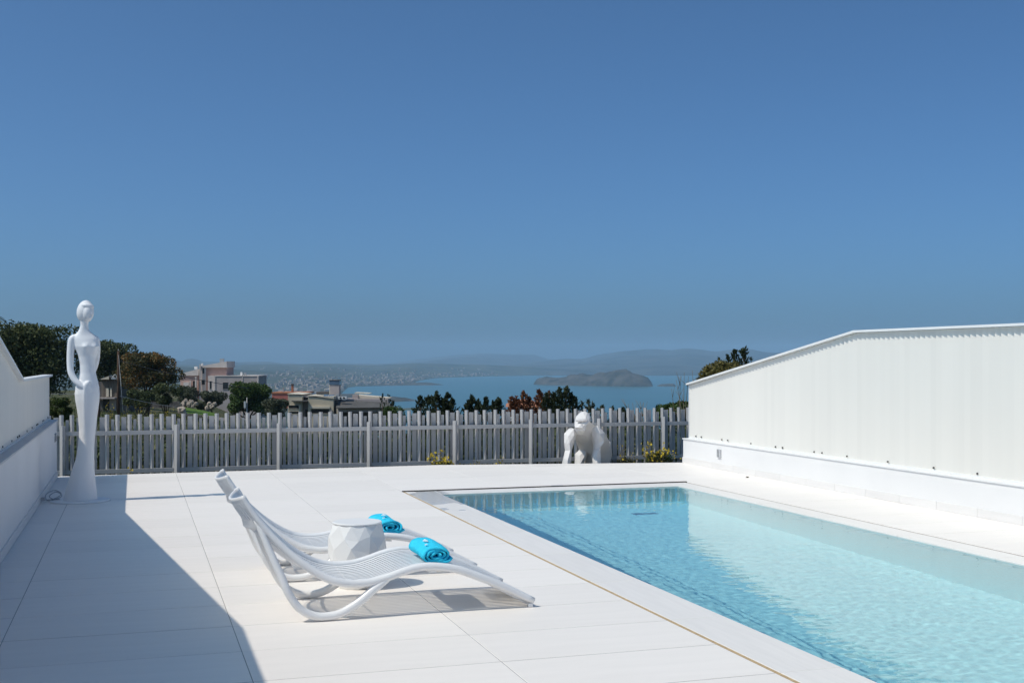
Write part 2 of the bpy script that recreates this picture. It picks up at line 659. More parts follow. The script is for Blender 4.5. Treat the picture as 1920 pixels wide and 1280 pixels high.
PROFILE_KINKS = {'boundary_wall': (12.05, 6.45), 'boundary_wall_right': (11.47,)}
left_prof = lambda y: interp(y, [(-9, 2.24), (6.45, 2.24), (12.05, 1.285), (17, 1.285)])
right_prof = lambda y: interp(y, [(-9, 1.80), (11.47, 1.80), (15.75, 1.12), (17, 0.93)])
lw = boundary_wall('boundary_wall', 'shaded white wall beside the tall statue, clad with boards, dropping to a low flat end', -1, X_LW, 16.1, 0.72, left_prof, -7.0, 3.0)
PROFILE_KINKS['boundary_wall'] = (11.47,)
rw = boundary_wall('boundary_wall', 'sunlit cream wall of saw-tooth boards along the far side of the pool', 1, X_RW, 15.68, 0.345, right_prof, -7.0, 5.0)

# ------------------------------------------------------------------ fence
FY = 17.0
ZB = -0.32
fence = thing('fence', 'white slatted fence with upright bars running behind the terrace edge', 'fence', (3.7, FY, ZB), world_parts=True)
origin = Vector((3.7, FY, ZB))


def shared(name, w, d, h):
    m = MB().box(-w / 2, w / 2, -d / 2, d / 2, 0, h)
    me = m.mesh(name)
    me.materials.append(M['fence'])
    return me


def diamond(name, w, h):
    m_ = MB().prism([(-w, 0), (0, -w), (w, 0), (0, w)], 0, h)
    me_ = m_.mesh(name)
    me_.materials.append(M['fence'])
    return me_


bar_me = diamond('bar', 0.0285, 0.752 - ZB)
wide_me = shared('slat', 0.066, 0.016, 0.718 - ZB)
thin_me = shared('slat', 0.039, 0.016, 0.686 - ZB)
post_me = diamond('post', 0.035, 0.607 - ZB)
rnd = random.Random(12)


def fx(px, Y=FY):
    u = math.tan(YAW + math.atan((px - 960) / F_PX))
    return u * Y


# bar positions read off the photograph on the left, the same rhythm carried on
X0 = fx(111.7 + 4)
per = 0.2895
k0, k1 = -5, 36
for k in range(k0, k1):
    xa = X0 + k * per
    for me, nm, dx, dy in ((bar_me, 'bar', 0.0, -0.016), (thin_me, 'slat', 0.0687, 0.022), (bar_me, 'bar', 0.1325, -0.016), (wide_me, 'slat', 0.219, 0.022)):
        o = put(nm, me, fence, (xa + dx + rnd.uniform(-0.003, 0.003) - origin.x, dy, rnd.uniform(-0.004, 0.003)))
        o.rotation_euler = (0, rnd.uniform(-0.003, 0.003), 0)
post_x = [fx(p) for p in (118, 331, 522, 690, 850, 992, 1119, 1240)]
post_x = [post_x[0] - 1.45] + post_x + [post_x[-1] + 1.1, post_x[-1] + 2.3]
for x in post_x:
    put('post', post_me, fence, (x - origin.x, -0.092, 0.006 * rnd.uniform(-1, 1)))
for xa, xb in zip(post_x, post_x[1:]):
    rl = MB().box(xa + 0.02, xb - 0.02, FY - 0.078, FY - 0.046, 0.478, 0.533)
    rl.build('rail', M['fence'], fence)
    rl = MB().box(xa + 0.02, xb - 0.02, FY - 0.078, FY - 0.046, -0.04, 0.015)
    rl.build('rail', M['fence'], fence)

# ------------------------------------------------------------------ statue
SX, SY = -0.545, 13.30
K = 0.001824                                   # metres per enlarged pixel of the outline


def sz(v):
    return 0.016 + (1232 - v) * K


def sx(u):
    return (u - 420) * K


out = [(1236, 325, 516, .150), (1225, 327, 515, .148), (1180, 339, 510, .140), (1120, 356, 503, .125), (1060, 375, 498, .112), (1000, 394, 496, .100), (940, 405, 497, .094),
       (880, 412, 500, .092), (820, 413, 505, .094), (760, 408, 512, .100), (700, 400, 520, .108), (660, 393, 525, .113), (620, 389, 527, .114), (580, 394, 524, .108),
       (540, 408, 515, .092), (500, 417, 506, .080), (450, 417, 503, .076), (400, 408, 508, .080), (370, 398, 517, .088), (345, 388, 526, .094), (320, 384, 522, .084),
       (300, 378, 521, .070), (284, 382, 508, .056), (270, 398, 488, .048), (250, 413, 469, .042), (225, 421, 464, .040), (200, 420, 466, .042)]
body = MB()
SEG = 40
ringrows = []
for (v, l, r, dp) in out:
    cxm, a = sx((l + r) / 2), (r - l) / 2 * K
    row = []
    for k in range(SEG):
        th = 2 * math.pi * k / SEG
        e = 0.92
        c, s_ = math.cos(th), math.sin(th)
        xx = cxm + a * math.copysign(abs(c) ** e, c)
        yy = dp * math.copysign(abs(s_) ** e, s_)
        if 330 <= v <= 372:                    # bust
            for bu in (452, 505):
                g2 = math.exp(-((xx - sx(bu)) / 0.035) ** 2 - ((v - 350) / 22) ** 2)
                if s_ < 0.1:
                    yy -= 0.022 * g2
        if 560 <= v <= 900 and s_ < 0:         # skirt gathered to one fold under the hand
            g2 = math.exp(-((xx - sx(445)) / 0.018) ** 2) * (1 - (v - 560) / 340)
            yy -= 0.020 * g2
        row.append((xx, yy, sz(v)))
    ringrows.append(row)
body.grid(ringrows, close=True)
body.face([Vector(p) for p in ringrows[-1]])
body.face([Vector(p) for p in reversed(ringrows[0])])


def ellipsoid(m, c, r, nu=20, nv=14, rot=None):
    rows_ = []
    for j in range(nv + 1):
        ph = -math.pi / 2 + math.pi * j / nv
        row = []
        for k in range(nu):
            th = 2 * math.pi * k / nu
            p = Vector((r[0] * math.cos(ph) * math.cos(th), r[1] * math.cos(ph) * math.sin(th), r[2] * math.sin(ph)))
            if rot:
                p = rot @ p
            row.append(p + Vector(c))
        rows_.append(row)
    m.grid(rows_, close=True)


# head: hair cap, face turned right and to the front, nose, chin
rot = Matrix.Rotation(R(10), 3, 'Y')
ellipsoid(body, (sx(446), 0.012, sz(142)), (0.084, 0.094, 0.120), rot=rot)
ellipsoid(body, (sx(462), -0.030, sz(152)), (0.062, 0.072, 0.096), rot=Matrix.Rotation(R(6), 3, 'Y'))
ellipsoid(body, (sx(470), -0.030, sz(178)), (0.030, 0.045, 0.034))
ellipsoid(body, (sx(482), -0.082, sz(160)), (0.008, 0.020, 0.026), 10, 8, Matrix.Rotation(R(35), 3, 'Z'))
ellipsoid(body, (sx(478), -0.084, sz(181)), (0.015, 0.012, 0.007), 10, 8)
ellipsoid(body, (sx(462), -0.046, sz(112)), (0.066, 0.046, 0.034), 14, 10, Matrix.Rotation(R(10), 3, 'Y'))   # fringe
# arm to the hip, hand laid on it
arm = catmull([(sx(402), 0.0, sz(290)), (sx(376), -0.002, sz(306)), (sx(368), -0.008, sz(370)), (sx(366), -0.018, sz(440)), (sx(370), -0.035, sz(492)), (sx(390), -0.062, sz(535)), (sx(420), -0.088, sz(566)), (sx(448), -0.102, sz(590))], 4)
rr = [interp(i / (len(arm) - 1), [(0, .034), (.1, .040), (.3, .038), (.5, .034), (.62, .034), (.8, .030), (.93, .024), (1, .018)]) for i in range(len(arm))]
body.tube(arm, rr, 14)
ellipsoid(body, (sx(456), -0.104, sz(572)), (0.030, 0.018, 0.058), rot=Matrix.Rotation(R(28), 3, 'Y'))
for q, (du, dv) in enumerate(((0, 0), (9, -6), (17, -14), (-9, 4))):
    body.tube(catmull([(sx(452 + du * .5), -0.108, sz(580 + dv)), (sx(460 + du), -0.112, sz(598 + dv)), (sx(465 + du), -0.108, sz(618 + dv))], 3), [.010, .0095, .009, .0085, .008, .0075, .007], 8)
# far shoulder and arm held behind the back
arm2 = catmull([(sx(500), 0.01, sz(290)), (sx(514), 0.02, sz(310)), (sx(516), 0.05, sz(370)), (sx(508), 0.075, sz(440)), (sx(480), 0.085, sz(520))], 4)
body.tube(arm2, 0.025, 12)
bo = body.build('statue_body', M['statue'])
rm = bo.modifiers.new('r', 'REMESH')
rm.mode = 'VOXEL'
rm.voxel_size = 0.0065
rm.use_smooth_shade = True
sm = bo.modifiers.new('s', 'SMOOTH')
sm.factor = 0.5
sm.iterations = 3
dg = bpy.context.evaluated_depsgraph_get()
me2 = bpy.data.meshes.new_from_object(bo.evaluated_get(dg))
bo.modifiers.clear()
bo.data = me2
statue = thing('statue', 'tall white figure of a slender woman in a long dress, hand on hip', 'statue', (SX, SY, 0))
bo.parent = statue
bo.name = 'figure'
m = MB()
ring = lambda r, z: [(r * math.cos(2 * math.pi * k / 56) + 0.0, r * 0.95 * math.sin(2 * math.pi * k / 56), z) for k in range(56)]
m.grid([ring(0.300, 0.0015), ring(0.302, 0.012), ring(0.297, 0.018), ring(0.0001, 0.018)], close=True, smooth=False)
m.build('base_plate', M['statue'], statue)
cab = MB()
pts = [(-0.20, -0.02, 0.03), (-0.27, 0.05, 0.028), (-0.315, 0.16, 0.05), (-0.25, 0.22, 0.085), (-0.19, 0.15, 0.05), (-0.24, 0.03, 0.03), (-0.325, 0.0, 0.02), (-0.345, 0.12, 0.07), (-0.27, 0.25, 0.10), (-0.20, 0.22, 0.06), (-0.27, 0.08, 0.026), (-0.355, -0.02, 0.03), (-0.372, -0.06, 0.045)]
cab.tube(catmull([(SX + a, SY + b_, c) for a, b_, c in pts], 6), 0.0045, 6, up=(0.3, 0.2, 1))
cab.box(SX - 0.376, SX - 0.345, SY - 0.105, SY - 0.055, 0.03, 0.062)
tag(cab.build('power_cable', M['cable'], origin=(SX - 0.3, SY + 0.05, 0.02)), 'coiled grey power cable at the foot of the tall statue', 'cable')

# ------------------------------------------------------------------ sun loungers
RAIL = [(0.583, 0.712), (0.632, 0.630), (0.690, 0.548), (0.778, 0.447), (0.901, 0.334), (1.046, 0.240), (1.172, 0.204), (1.300, 0.205), (1.396, 0.226), (1.493, 0.256), (1.581, 0.274), (1.668, 0.275), (1.802, 0.254), (1.936, 0.205), (2.107, 0.130), (2.290, 0.036)]
LEG = [(0.662, 0.575), (0.700, 0.478), (0.742, 0.373), (0.788, 0.267), (0.829, 0.168), (0.885, 0.085), (0.963, 0.036), (1.046, 0.0255), (1.130, 0.040), (1.225, 0.092), (1.321, 0.166), (1.410, 0.226)]
LX, LY, HW = 1.30, 7.08, 0.325


def half_w(x):
    return interp(x, [(0.58, 0.205), (0.70, 0.235), (0.90, 0.290), (1.10, HW), (3, HW)])


def make_lounger():
    root = thing('sun_lounger', 'white slatted wave lounger nearest the camera', 'sun lounger', (LX, LY, 0), 0, 'white wave loungers by the pool')
    prof = catmull([(x, 0, z) for x, z in RAIL], 5)
    n = len(prof)
    nor = []
    for i in range(n):
        t_ = (prof[min(i + 1, n - 1)] - prof[max(i - 1, 0)]).normalized()
        nor.append(Vector((-t_.z, 0, t_.x)))

    def P(i, t_, off=0.0):
        w_ = half_w(prof[i].x)
        dish = interp(prof[i].x, [(0.58, 0.062), (0.8, 0.05), (1.1, 0.022), (1.5, 0.008), (3, 0.004)])
        p = prof[i] + nor[i] * (off - dish * (1 - t_ * t_))
        return Vector((p.x - LX, w_ * t_, p.z))
    for s in (-1, 1):
        m_ = MB()
        m_.tube([P(i, s) for i in range(n)], [0.0165 if prof[i].x < 0.62 else interp(prof[i].x, [(0.62, 0.018), (1.0, 0.024), (2.0, 0.024), (2.29, 0.020)]) for i in range(n)], 14)
        m_.build('side_rail', M['lounger'], root)
        m_ = MB()
        lp = catmull([(x, 0, z) for x, z in LEG], 4)
        m_.tube([Vector((p.x - LX, s * interp(p.z, [(0.0, HW + 0.012), (0.2, HW + 0.004), (0.575, half_w(0.66) - 0.012)]), p.z)) for p in lp], [interp(k / (len(lp) - 1), [(0, .017), (.2, .022), (.9, .0255), (1, .019)]) for k in range(len(lp))], 14)
        m_.build('leg', M['lounger'], root)
    ns = 14
    for j in range(ns):
        t0 = -0.93 + 1.86 * j / ns + 0.029
        t1 = -0.93 + 1.86 * (j + 1) / ns - 0.029
        m_ = MB()
        rows_ = []
        for i in range(2, n - 1):
            rows_.append([P(i, t0, 0.005), P(i, t1, 0.005), P(i, t1, -0.009), P(i, t0, -0.009)])
        m_.grid(rows_, close=True, smooth=False)
        m_.face(rows_[0][::-1])
        m_.face(rows_[-1])
        m_.build('slat', M['lounger'], root, fix=True)

    def cross(x0, x1, off, th_, nm):
        ii = [i for i in range(n) if x0 <= prof[i].x <= x1]
        m_ = MB()
        ts = [-0.97 + 1.94 * k / 16 for k in range(17)]
        top = [[P(i, t_, off) for t_ in ts] for i in ii]
        bot = [[P(i, t_, off - th_) for t_ in ts] for i in ii]
        m_.grid(top)
        m_.grid([r[::-1] for r in bot])
        for a_, b_ in ((top[0], bot[0]), (bot[-1], top[-1])):
            m_.grid([b_, a_], smooth=False)
        for e in (0, -1):
            m_.grid([[r[e] for r in top], [r[e] for r in bot]], smooth=False)
        m_.build(nm, M['lounger'], root, fix=True)
    cross(0.575, 0.640, 0.0045, 0.012, 'head_band')
    cross(1.175, 1.205, 0.0055, 0.013, 'cross_bar')
    cross(0.905, 0.93, -0.006, 0.02, 'cross_bar')
    cross(1.64, 1.70, -0.006, 0.030, 'cross_bar')
    cross(2.245, 2.29, 0.004, 0.016, 'foot_band')
    # ribbed brace under the head where the legs meet the back
    m_ = MB()
    i0 = min(range(n), key=lambda i: abs(prof[i].x - 0.675))
    for k in range(15):
        t_ = -0.8 + 1.6 * k / 14
        a_, b_ = P(i0 - 2, t_, -0.008), P(i0 + 2, t_, -0.008)
        c_ = P(i0, t_, -0.030)
        m_.hexa([a_ + Vector((0, -.004, 0)), c_ + Vector((0, -.004, 0)), c_ + Vector((0, .004, 0)), a_ + Vector((0, .004, 0))],
                [a_ + Vector((.002, -.004, .002)), b_ + Vector((0, -.004, 0)), b_ + Vector((0, .004, 0)), a_ + Vector((.002, .004, .002))])
    m_.build('ribbed_brace', M['lounger'], root, fix=True)
    m_ = MB()
    i0 = min(range(n), key=lambda i: abs(prof[i].x - 2.15))
    for k in range(13):
        t_ = -0.85 + 1.7 * k / 12
        a_, b_ = P(i0 - 4, t_, -0.007), P(i0 + 4, t_, -0.007)
        c_, d_ = P(i0 - 2, t_, -0.03), P(i0 + 4, t_, -0.034)
        e = Vector((0, 0.004, 0))
        m_.hexa([c_ - e, d_ - e, d_ + e, c_ + e], [a_ - e, b_ - e, b_ + e, a_ + e])
    m_.build('foot_ribs', M['lounger'], root, fix=True)
    m_ = MB()
    for s in (-1, 1):
        x, z = RAIL[-1]
        m_.box(x - 0.035 - LX, x - 0.008 - LX, s * HW - 0.013, s * HW + 0.013, 0.0015, 0.024)
    m_.build('foot_pad', M['lounger'], root)
    return root


l1 = make_lounger()
l2 = copy_tree(l1)
l2.location = (LX, LY + 1.262, 0)
l2['label'] = 'white slatted wave lounger behind the faceted side table'

# ------------------------------------------------------------------ faceted side table
random.seed(21)
tb = thing('side_table', 'white drum side table with cut facets between the two loungers', 'table', (1.395, 7.72, 0))
NS = 11
levels = [(0.0, 0.128), (0.055, 0.150), (0.145, 0.186), (0.245, 0.193), (0.335, 0.183), (0.412, 0.160)]
rings = []
for li, (z, r) in enumerate(levels):
    row = []
    for k in range(NS):
        jit = 0 if li in (0, len(levels) - 1) else 1
        th = 2 * math.pi * (k + 0.5 * (li % 2) + jit * random.uniform(-0.27, 0.27)) / NS
        row.append(Vector(((r + jit * random.uniform(-0.008, 0.012)) * math.cos(th), (r + jit * random.uniform(-0.008, 0.012)) * math.sin(th), z + 0.0015 + jit * random.uniform(-0.032, 0.032))))
    rings.append(row)
m = MB()
for li in range(len(rings) - 1):
    a, b2 = rings[li], rings[li + 1]
    o_ = li % 2
    for k in range(NS):
        k1_ = (k + 1) % NS
        if o_ == 0:
            m.face([a[k], a[k1_], b2[k]])
            m.face([a[k1_], b2[k1_], b2[k]])
        else:
            m.face([a[k], b2[k1_], b2[k]])
            m.face([a[k], a[k1_], b2[k1_]])
m.face(rings[0][::-1])
m.face(rings[-1])
m.build('drum', M['table'], tb, fix=True)
m = MB()
cir = lambda r, z: [(r * math.cos(2 * math.pi * k / 48), r * math.sin(2 * math.pi * k / 48), z) for k in range(48)]
m.grid([cir(0.152, 0.4138), cir(0.160, 0.416), cir(0.161, 0.423), cir(0.156, 0.427), cir(0.001, 0.427)], close=True, smooth=False)
m.build('table_top', M['table'], tb)

# ------------------------------------------------------------------ rolled towels
def towel(loc, seed, label):
    rnd_ = random.Random(seed)
    th = thing('rolled_towel', label, 'towel', loc, 0, 'turquoise towels rolled on the loungers')
    A, B, T = 0.094, 0.050, 0.0068
    N_ = 150
    turns = 3.1
    path = []
    for i in range(N_ + 1):
        q = i / N_
        ang = -math.pi * 0.3 + turns * 2 * math.pi * q
        rr_ = 0.13 + 0.87 * (q ** 0.85)
        w1 = 1 + 0.04 * noise.noise(Vector((ang * 0.9, seed, 0))) + 0.02 * noise.noise(Vector((ang * 3, seed, 5)))
        zz = B * rr_ * math.sin(ang) * w1
        xx = A * rr_ * math.cos(ang) * w1
        if zz < -B * 0.80 * rr_:
            zz = -B * 0.80 * rr_
        path.append(Vector((xx, 0, zz)))
    m_ = MB()
    ys_ = [-0.205 + 0.41 * k / 14 for k in range(15)]
    rows_ = []
    for i, p in enumerate(path):
        t_ = (path[min(i + 1, N_)] - path[max(i - 1, 0)]).normalized()
        nn = Vector((-t_.z, 0, t_.x))
        row = []
        for side in (1, -1):
            for k, yv in enumerate(ys_ if side == 1 else ys_[::-1]):
                e = 0.010 * math.sin(i * 0.37 + seed) * (1 if abs(yv) > 0.19 else 0) + 0.004 * noise.noise(Vector((p.x * 30, yv * 12, p.z * 30 + seed)))
                o2 = side * T * (0.85 if abs(yv) > 0.2 else 1.0) + 0.0022 * noise.noise(Vector((p.x * 40 + seed, yv * 22, p.z * 40)))
                sag = 0.006 * math.sin(yv * 6 + seed)
                row.append(p + nn * o2 + Vector((0.012 * math.sin(yv * 5 + seed), yv + e, sag)))
        rows_.append(row)
    m_.grid(rows_, close=True)
    m_.face(rows_[0][::-1])
    m_.face(rows_[-1])
    o = m_.build('roll', M['towel'], th, fix=True)
    # stitched white marks on the outer fold
    m_ = MB()
    for (y0, y1, a0, a1) in ((-0.125, -0.108, 1.95, 2.10), (-0.03, 0.055, 1.66, 1.74), (-0.02, 0.03, 1.78, 1.83), (0.0, 0.02, 1.86, 1.90)):
        pts_ = []
        for a_ in (a0, a1):
            p_ = Vector((A * math.cos(a_) * 1.0, 0, B * math.sin(a_) * 1.0))
            nn = Vector((p_.x / A ** 2, 0, p_.z / B ** 2)).normalized()
            p_ = p_ + nn * (T + 0.0035)
            pts_.append(p_)
        for dz in (0,):
            m_.hexa([pts_[0] + Vector((0, y0, -.003)), pts_[0] + Vector((0, y1, -.003)), pts_[1] + Vector((0, y1, -.003)), pts_[1] + Vector((0, y0, -.003))],
                    [pts_[0] + Vector((0, y0, .0015)), pts_[0] + Vector((0, y1, .0015)), pts_[1] + Vector((0, y1, .0015)), pts_[1] + Vector((0, y0, .0015))])
    m_.build('embroidery', M['embroid'], th, fix=True)
    return th


towel((1.70, LY - 0.085, 0.331), 1.3, 'rolled turquoise towel on the lounger nearest the camera')
t2 = towel((1.70, LY + 1.262 - 0.085, 0.331), 4.7, 'rolled turquoise towel half hidden behind the faceted table')

# ------------------------------------------------------------------ wall lamps
def wall_lamp(loc, sx_, label):
    th = thing('wall_lamp', label, 'lamp', loc, 0, 'small lamps set in the terrace walls')
    m_ = MB().box(-0.022, 0.0, -0.05, 0.05, -0.055, 0.055) if sx_ > 0 else MB().box(0.0, 0.012, -0.10, 0.10, -0.05, 0.05)
    m_.build('housing', M['lamp_grey'] if sx_ < 0 else M['lamp_lens'], th)
    m_ = MB()
    if sx_ > 0:
        m_.box(-0.030, -0.0222, -0.006, 0.02, -0.05, 0.05)
    else:
        for k in range(4):
            m_.box(0.0122, 0.017, -0.085, 0.085, -0.042 + k * 0.023, -0.03 + k * 0.023)
    m_.build('lens', M['lamp_lens'] if sx_ < 0 else M['lamp_grey'], th)
    return th


wall_lamp((X_RW, 14.55, 0.222), 1, 'small grey lamp on the low white plinth of the sunlit wall')
wall_lamp((X_LW, 15.75, 0.53), -1, 'square louvred step lamp at the far end of the shaded wall')

# ------------------------------------------------------------------ gorilla sculpture
GX, GY, GZ = 6.42, 16.45, -0.334


def facet_loft(m_, rings_, seg, seed, jit=0.016):
    rnd_ = random.Random(seed)
    rows_ = []
    for ri, (c, rx, ry, tilt) in enumerate(rings_):
        c = Vector(c)
        row = []
        for k in range(seg):
            th_ = 2 * math.pi * (k + 0.5 * (ri % 2)) / seg
            p = Vector((rx * math.cos(th_), ry * math.sin(th_), 0))
            p = Matrix.Rotation(tilt, 3, 'X') @ p
            row.append(c + p + Vector((rnd_.uniform(-jit, jit), rnd_.uniform(-jit, jit), rnd_.uniform(-jit, jit))))
        rows_.append(row)
    for i in range(len(rows_) - 1):
        a, b_ = rows_[i], rows_[i + 1]
        for k in range(seg):
            k1_ = (k + 1) % seg
            if i % 2 == 0:
                m_.face([a[k], a[k1_], b_[k]])
                m_.face([a[k1_], b_[k1_], b_[k]])
            else:
                m_.face([a[k], b_[k1_], b_[k]])
                m_.face([a[k], a[k1_], b_[k1_]])
    m_.face(rows_[0][::-1])
    m_.face(rows_[-1])


gor = thing('gorilla_sculpture', 'white faceted gorilla sculpture on all fours before the slatted fence', 'sculpture', (GX, GY, GZ))
gk = 0.001128


def gp(u, v, y_):
    """outline pixel (enlarged) to local metres"""
    q = (GY + y_) / 16.9
    return Vector(((6.223 + (u - 205) * gk) * q - GX, y_, EYE + (0.705 - (v - 140) * gk - EYE) * q - GZ))


m = MB()
# trunk from the hips forward and up to the shoulders
facet_loft(m, [(gp(700, 900, 0.33), .17, .15, 0.2), (gp(690, 740, 0.32), .215, .20, -0.2), (gp(640, 600, 0.20), .245, .20, -0.5), (gp(565, 470, 0.06), .25, .165, -0.75), (gp(500, 370, -0.03), .17, .12, -0.8), (gp(485, 300, -0.07), .10, .09, -0.6)], 9, 3)
# arms: deltoid, elbow, forearm, knuckles
facet_loft(m, [(gp(330, 360, -0.02), .055, .07, 0), (gp(285, 440, -0.05), .088, .095, 0), (gp(262, 560, -0.07), .072, .08, 0), (gp(262, 660, -0.10), .052, .06, 0), (gp(250, 780, -0.14), .066, .07, 0), (gp(225, 930, -0.19), .060, .066, 0), (gp(222, 1000, -0.21), .070, .08, 0), (gp(222, 1105, -0.21), .060, .075, 0)], 7, 8)
facet_loft(m, [(gp(625, 340, 0.0), .06, .07, 0), (gp(680, 430, -0.03), .098, .105, 0), (gp(694, 545, -0.05), .085, .09, 0), (gp(685, 640, -0.08), .055, .065, 0), (gp(668, 740, -0.13), .066, .07, 0), (gp(668, 930, -0.19), .060, .066, 0), (gp(665, 1000, -0.20), .072, .08, 0), (gp(665, 1105, -0.20), .062, .075, 0)], 7, 15)
# hind legs
facet_loft(m, [(gp(800, 560, 0.36), .075, .10, 0), (gp(815, 680, 0.36), .085, .13, 0), (gp(800, 830, 0.30), .075, .10, 0), (gp(790, 980, 0.27), .065, .085, 0), (gp(785, 1105, 0.25), .075, .12, 0)], 7, 23)
facet_loft(m, [(gp(500, 640, 0.30), .070, .10, 0), (gp(440, 720, 0.28), .078, .12, 0), (gp(425, 850, 0.20), .060, .085, 0), (gp(430, 980, 0.18), .060, .085, 0), (gp(430, 1105, 0.15), .070, .12, 0)], 7, 29)
m.build('body', M['gorilla'], gor, fix=True)
m = MB()
facet_loft(m, [(gp(440, 440, -0.13), .050, .055, 0), (gp(438, 385, -0.20), .085, .085, 0), (gp(445, 330, -0.19), .092, .105, 0), (gp(470, 268, -0.13), .118, .125, 0), (gp(478, 210, -0.09), .108, .12, 0), (gp(482, 160, -0.06), .070, .085, 0), (gp(484, 138, -0.05), .034, .045, 0)], 8, 31, 0.008)
hd = m.build('head', M['gorilla'], gor, fix=True)
m = MB()
facet_loft(m, [(gp(430, 384, -0.215), .062, .045, 0), (gp(432, 350, -0.245), .078, .068, 0), (gp(436, 305, -0.225), .066, .06, 0), (gp(445, 285, -0.19), .05, .05, 0)], 7, 35, 0.005)
m.build('muzzle', M['gorilla'], hd, fix=True)
m = MB()
facet_loft(m, [(gp(450, 272, -0.225), .082, .040, 0), (gp(455, 250, -0.235), .092, .045, 0), (gp(460, 228, -0.20), .080, .040, 0)], 7, 38, 0.004)
m.build('brow', M['gorilla'], hd, fix=True)

# ------------------------------------------------------------------ land, sea, far shore
import numpy as np
SEA = -111.0


def leaf_mat(name, c1, c2, c3=None, rough=0.6, scale=0.6):
    m, N, L, b = new_mat(name)
    tc = N.new('ShaderNodeTexCoord')
    nz = N.new('ShaderNodeTexNoise')
    nz.inputs['Scale'].default_value = scale
    nz.inputs['Detail'].default_value = 3
    L.new(tc.outputs['Object'], nz.inputs['Vector'])
    ge = N.new('ShaderNodeNewGeometry')
    ad = N.new('ShaderNodeMath')
    ad.operation = 'MULTIPLY_ADD'
    ad.inputs[1].default_value = 0.45
    L.new(ge.outputs['Random Per Island'], ad.inputs[0])
    L.new(nz.outputs['Fac'], ad.inputs[2])
    cr = N.new('ShaderNodeValToRGB')
    cr.color_ramp.elements[0].position = 0.35
    cr.color_ramp.elements[0].color = (*c1, 1)
    cr.color_ramp.elements[1].position = 0.95
    cr.color_ramp.elements[1].color = (*c2, 1)
    if c3:
        e = cr.color_ramp.elements.new(0.78)
        e.color = (*c2, 1)
        cr.color_ramp.elements[2].color = (*c3, 1)
    L.new(ad.outputs[0], cr.inputs[0])
    L.new(cr.outputs[0], b.inputs['Base Color'])
    b.inputs['Roughness'].default_value = rough
    b.inputs['Specular IOR Level'].default_value = 0.25
    tr = N.new('ShaderNodeBsdfTranslucent')
    L.new(cr.outputs[0], tr.inputs[0])
    mx = N.new('ShaderNodeMixShader')
    mx.inputs[0].default_value = 0.22
    L.new(b.outputs[0], mx.inputs[1])
    L.new(tr.outputs[0], mx.inputs[2])
    L.new(mx.outputs[0], N['Material Output'].inputs[0])
    return m


M['soil'] = surf('dry_scrub_soil', (0.13, 0.115, 0.07), 0.95, 0.4, 0.35, 0.6, 3.0, 0.1, col2=(0.045, 0.06, 0.022), detail=9)
M['lawn'] = surf('lawn', (0.10, 0.17, 0.03), 0.9, 0.3, 2.0, 0.5, 20, 0.1)
M['sea'] = surf('sea_water', (0.034, 0.128, 0.135), 0.28, 0.2, 0.0011, 0.0, 60, 0.5, (1, 2.2, 1), col2=(0.024, 0.10, 0.11), detail=6)
M['coast'] = surf('far_coast', (0.10, 0.10, 0.066), 0.95, 0.4, 0.006, 0.0, 60, 0.1, col2=(0.018, 0.03, 0.02), detail=10)
M['mount'] = surf('mountain', (0.085, 0.085, 0.075), 0.95, 0.4, 0.003, 0.0, 60, 0.1, col2=(0.016, 0.022, 0.018), detail=10)
M['island'] = surf('island_rock', (0.10, 0.088, 0.075), 0.95, 0.4, 0.022, 0.0, 60, 0.1, col2=(0.022, 0.025, 0.018), detail=10)
M['bark'] = surf('bark', (0.09, 0.065, 0.045), 0.9, 0.4, 6, 0.5, 25, 0.1, (1, 1, 0.2))
M['pole'] = surf('pole_wood', (0.085, 0.055, 0.04), 0.85, 0.3, 8, 0.2, 40, 0.1, (1, 1, 0.1))
M['steel'] = surf('galvanised', (0.42, 0.42, 0.42), 0.45, 0.15, 10, metal=0.3)
M['wire'] = surf('wire', (0.06, 0.055, 0.055), 0.6, 0.1, 10)
M['pink'] = surf('pink_render', (0.56, 0.37, 0.31), 0.9, 0.1, 0.8, 0.05, 20, 0.15)
M['pinkwhite'] = surf('pale_trim', (0.66, 0.58, 0.53), 0.9, 0.1, 0.8, 0, 20, 0.15)
M['greywall'] = surf('grey_render', (0.45, 0.39, 0.37), 0.9, 0.12, 0.7, 0.05, 20, 0.15)
M['beige'] = surf('beige_render', (0.55, 0.475, 0.36), 0.9, 0.08, 0.7, 0.05, 20, 0.15)
M['beigetrim'] = surf('beige_trim', (0.62, 0.55, 0.44), 0.9, 0.08, 0.7)
M['roofgrey'] = surf('grey_roof', (0.11, 0.105, 0.10), 0.8, 0.2, 1.0, 0.1, 10, 0.2)
M['redwall'] = surf('red_render', (0.46, 0.15, 0.12), 0.9, 0.12, 0.8)
M['terracotta'] = surf('terracotta', (0.42, 0.17, 0.09), 0.85, 0.25, 3)
M['glass'] = surf('dark_glass', (0.025, 0.028, 0.032), 0.15, 0.1, 2, spec=0.6)
M['panel'] = surf('solar_glass', (0.10, 0.16, 0.24), 0.15, 0.1, 2, spec=0.6)
M['wood'] = surf('weathered_planks', (0.20, 0.165, 0.135), 0.9, 0.4, 3, 0.3, 20, 0.1, (4, 4, 0.3))
M['stone'] = surf('field_stone', (0.42, 0.35, 0.29), 0.95, 0.35, 3, 0.6, 12, 0.1)
M['block'] = surf('grey_block_wall', (0.17, 0.155, 0.145), 0.95, 0.3, 2, 0.3, 12, 0.1)
M['white'] = surf('white_paint', (0.75, 0.74, 0.71), 0.7, 0.08, 2)
M['town'] = surf('town_plaster', (0.45, 0.38, 0.33), 0.9, 0.25, 0.02, 0, 60, 0.1, rand=0.3)
M['petal'] = surf('yellow_petal', (0.62, 0.46, 0.03), 0.8, 0.2, 20)
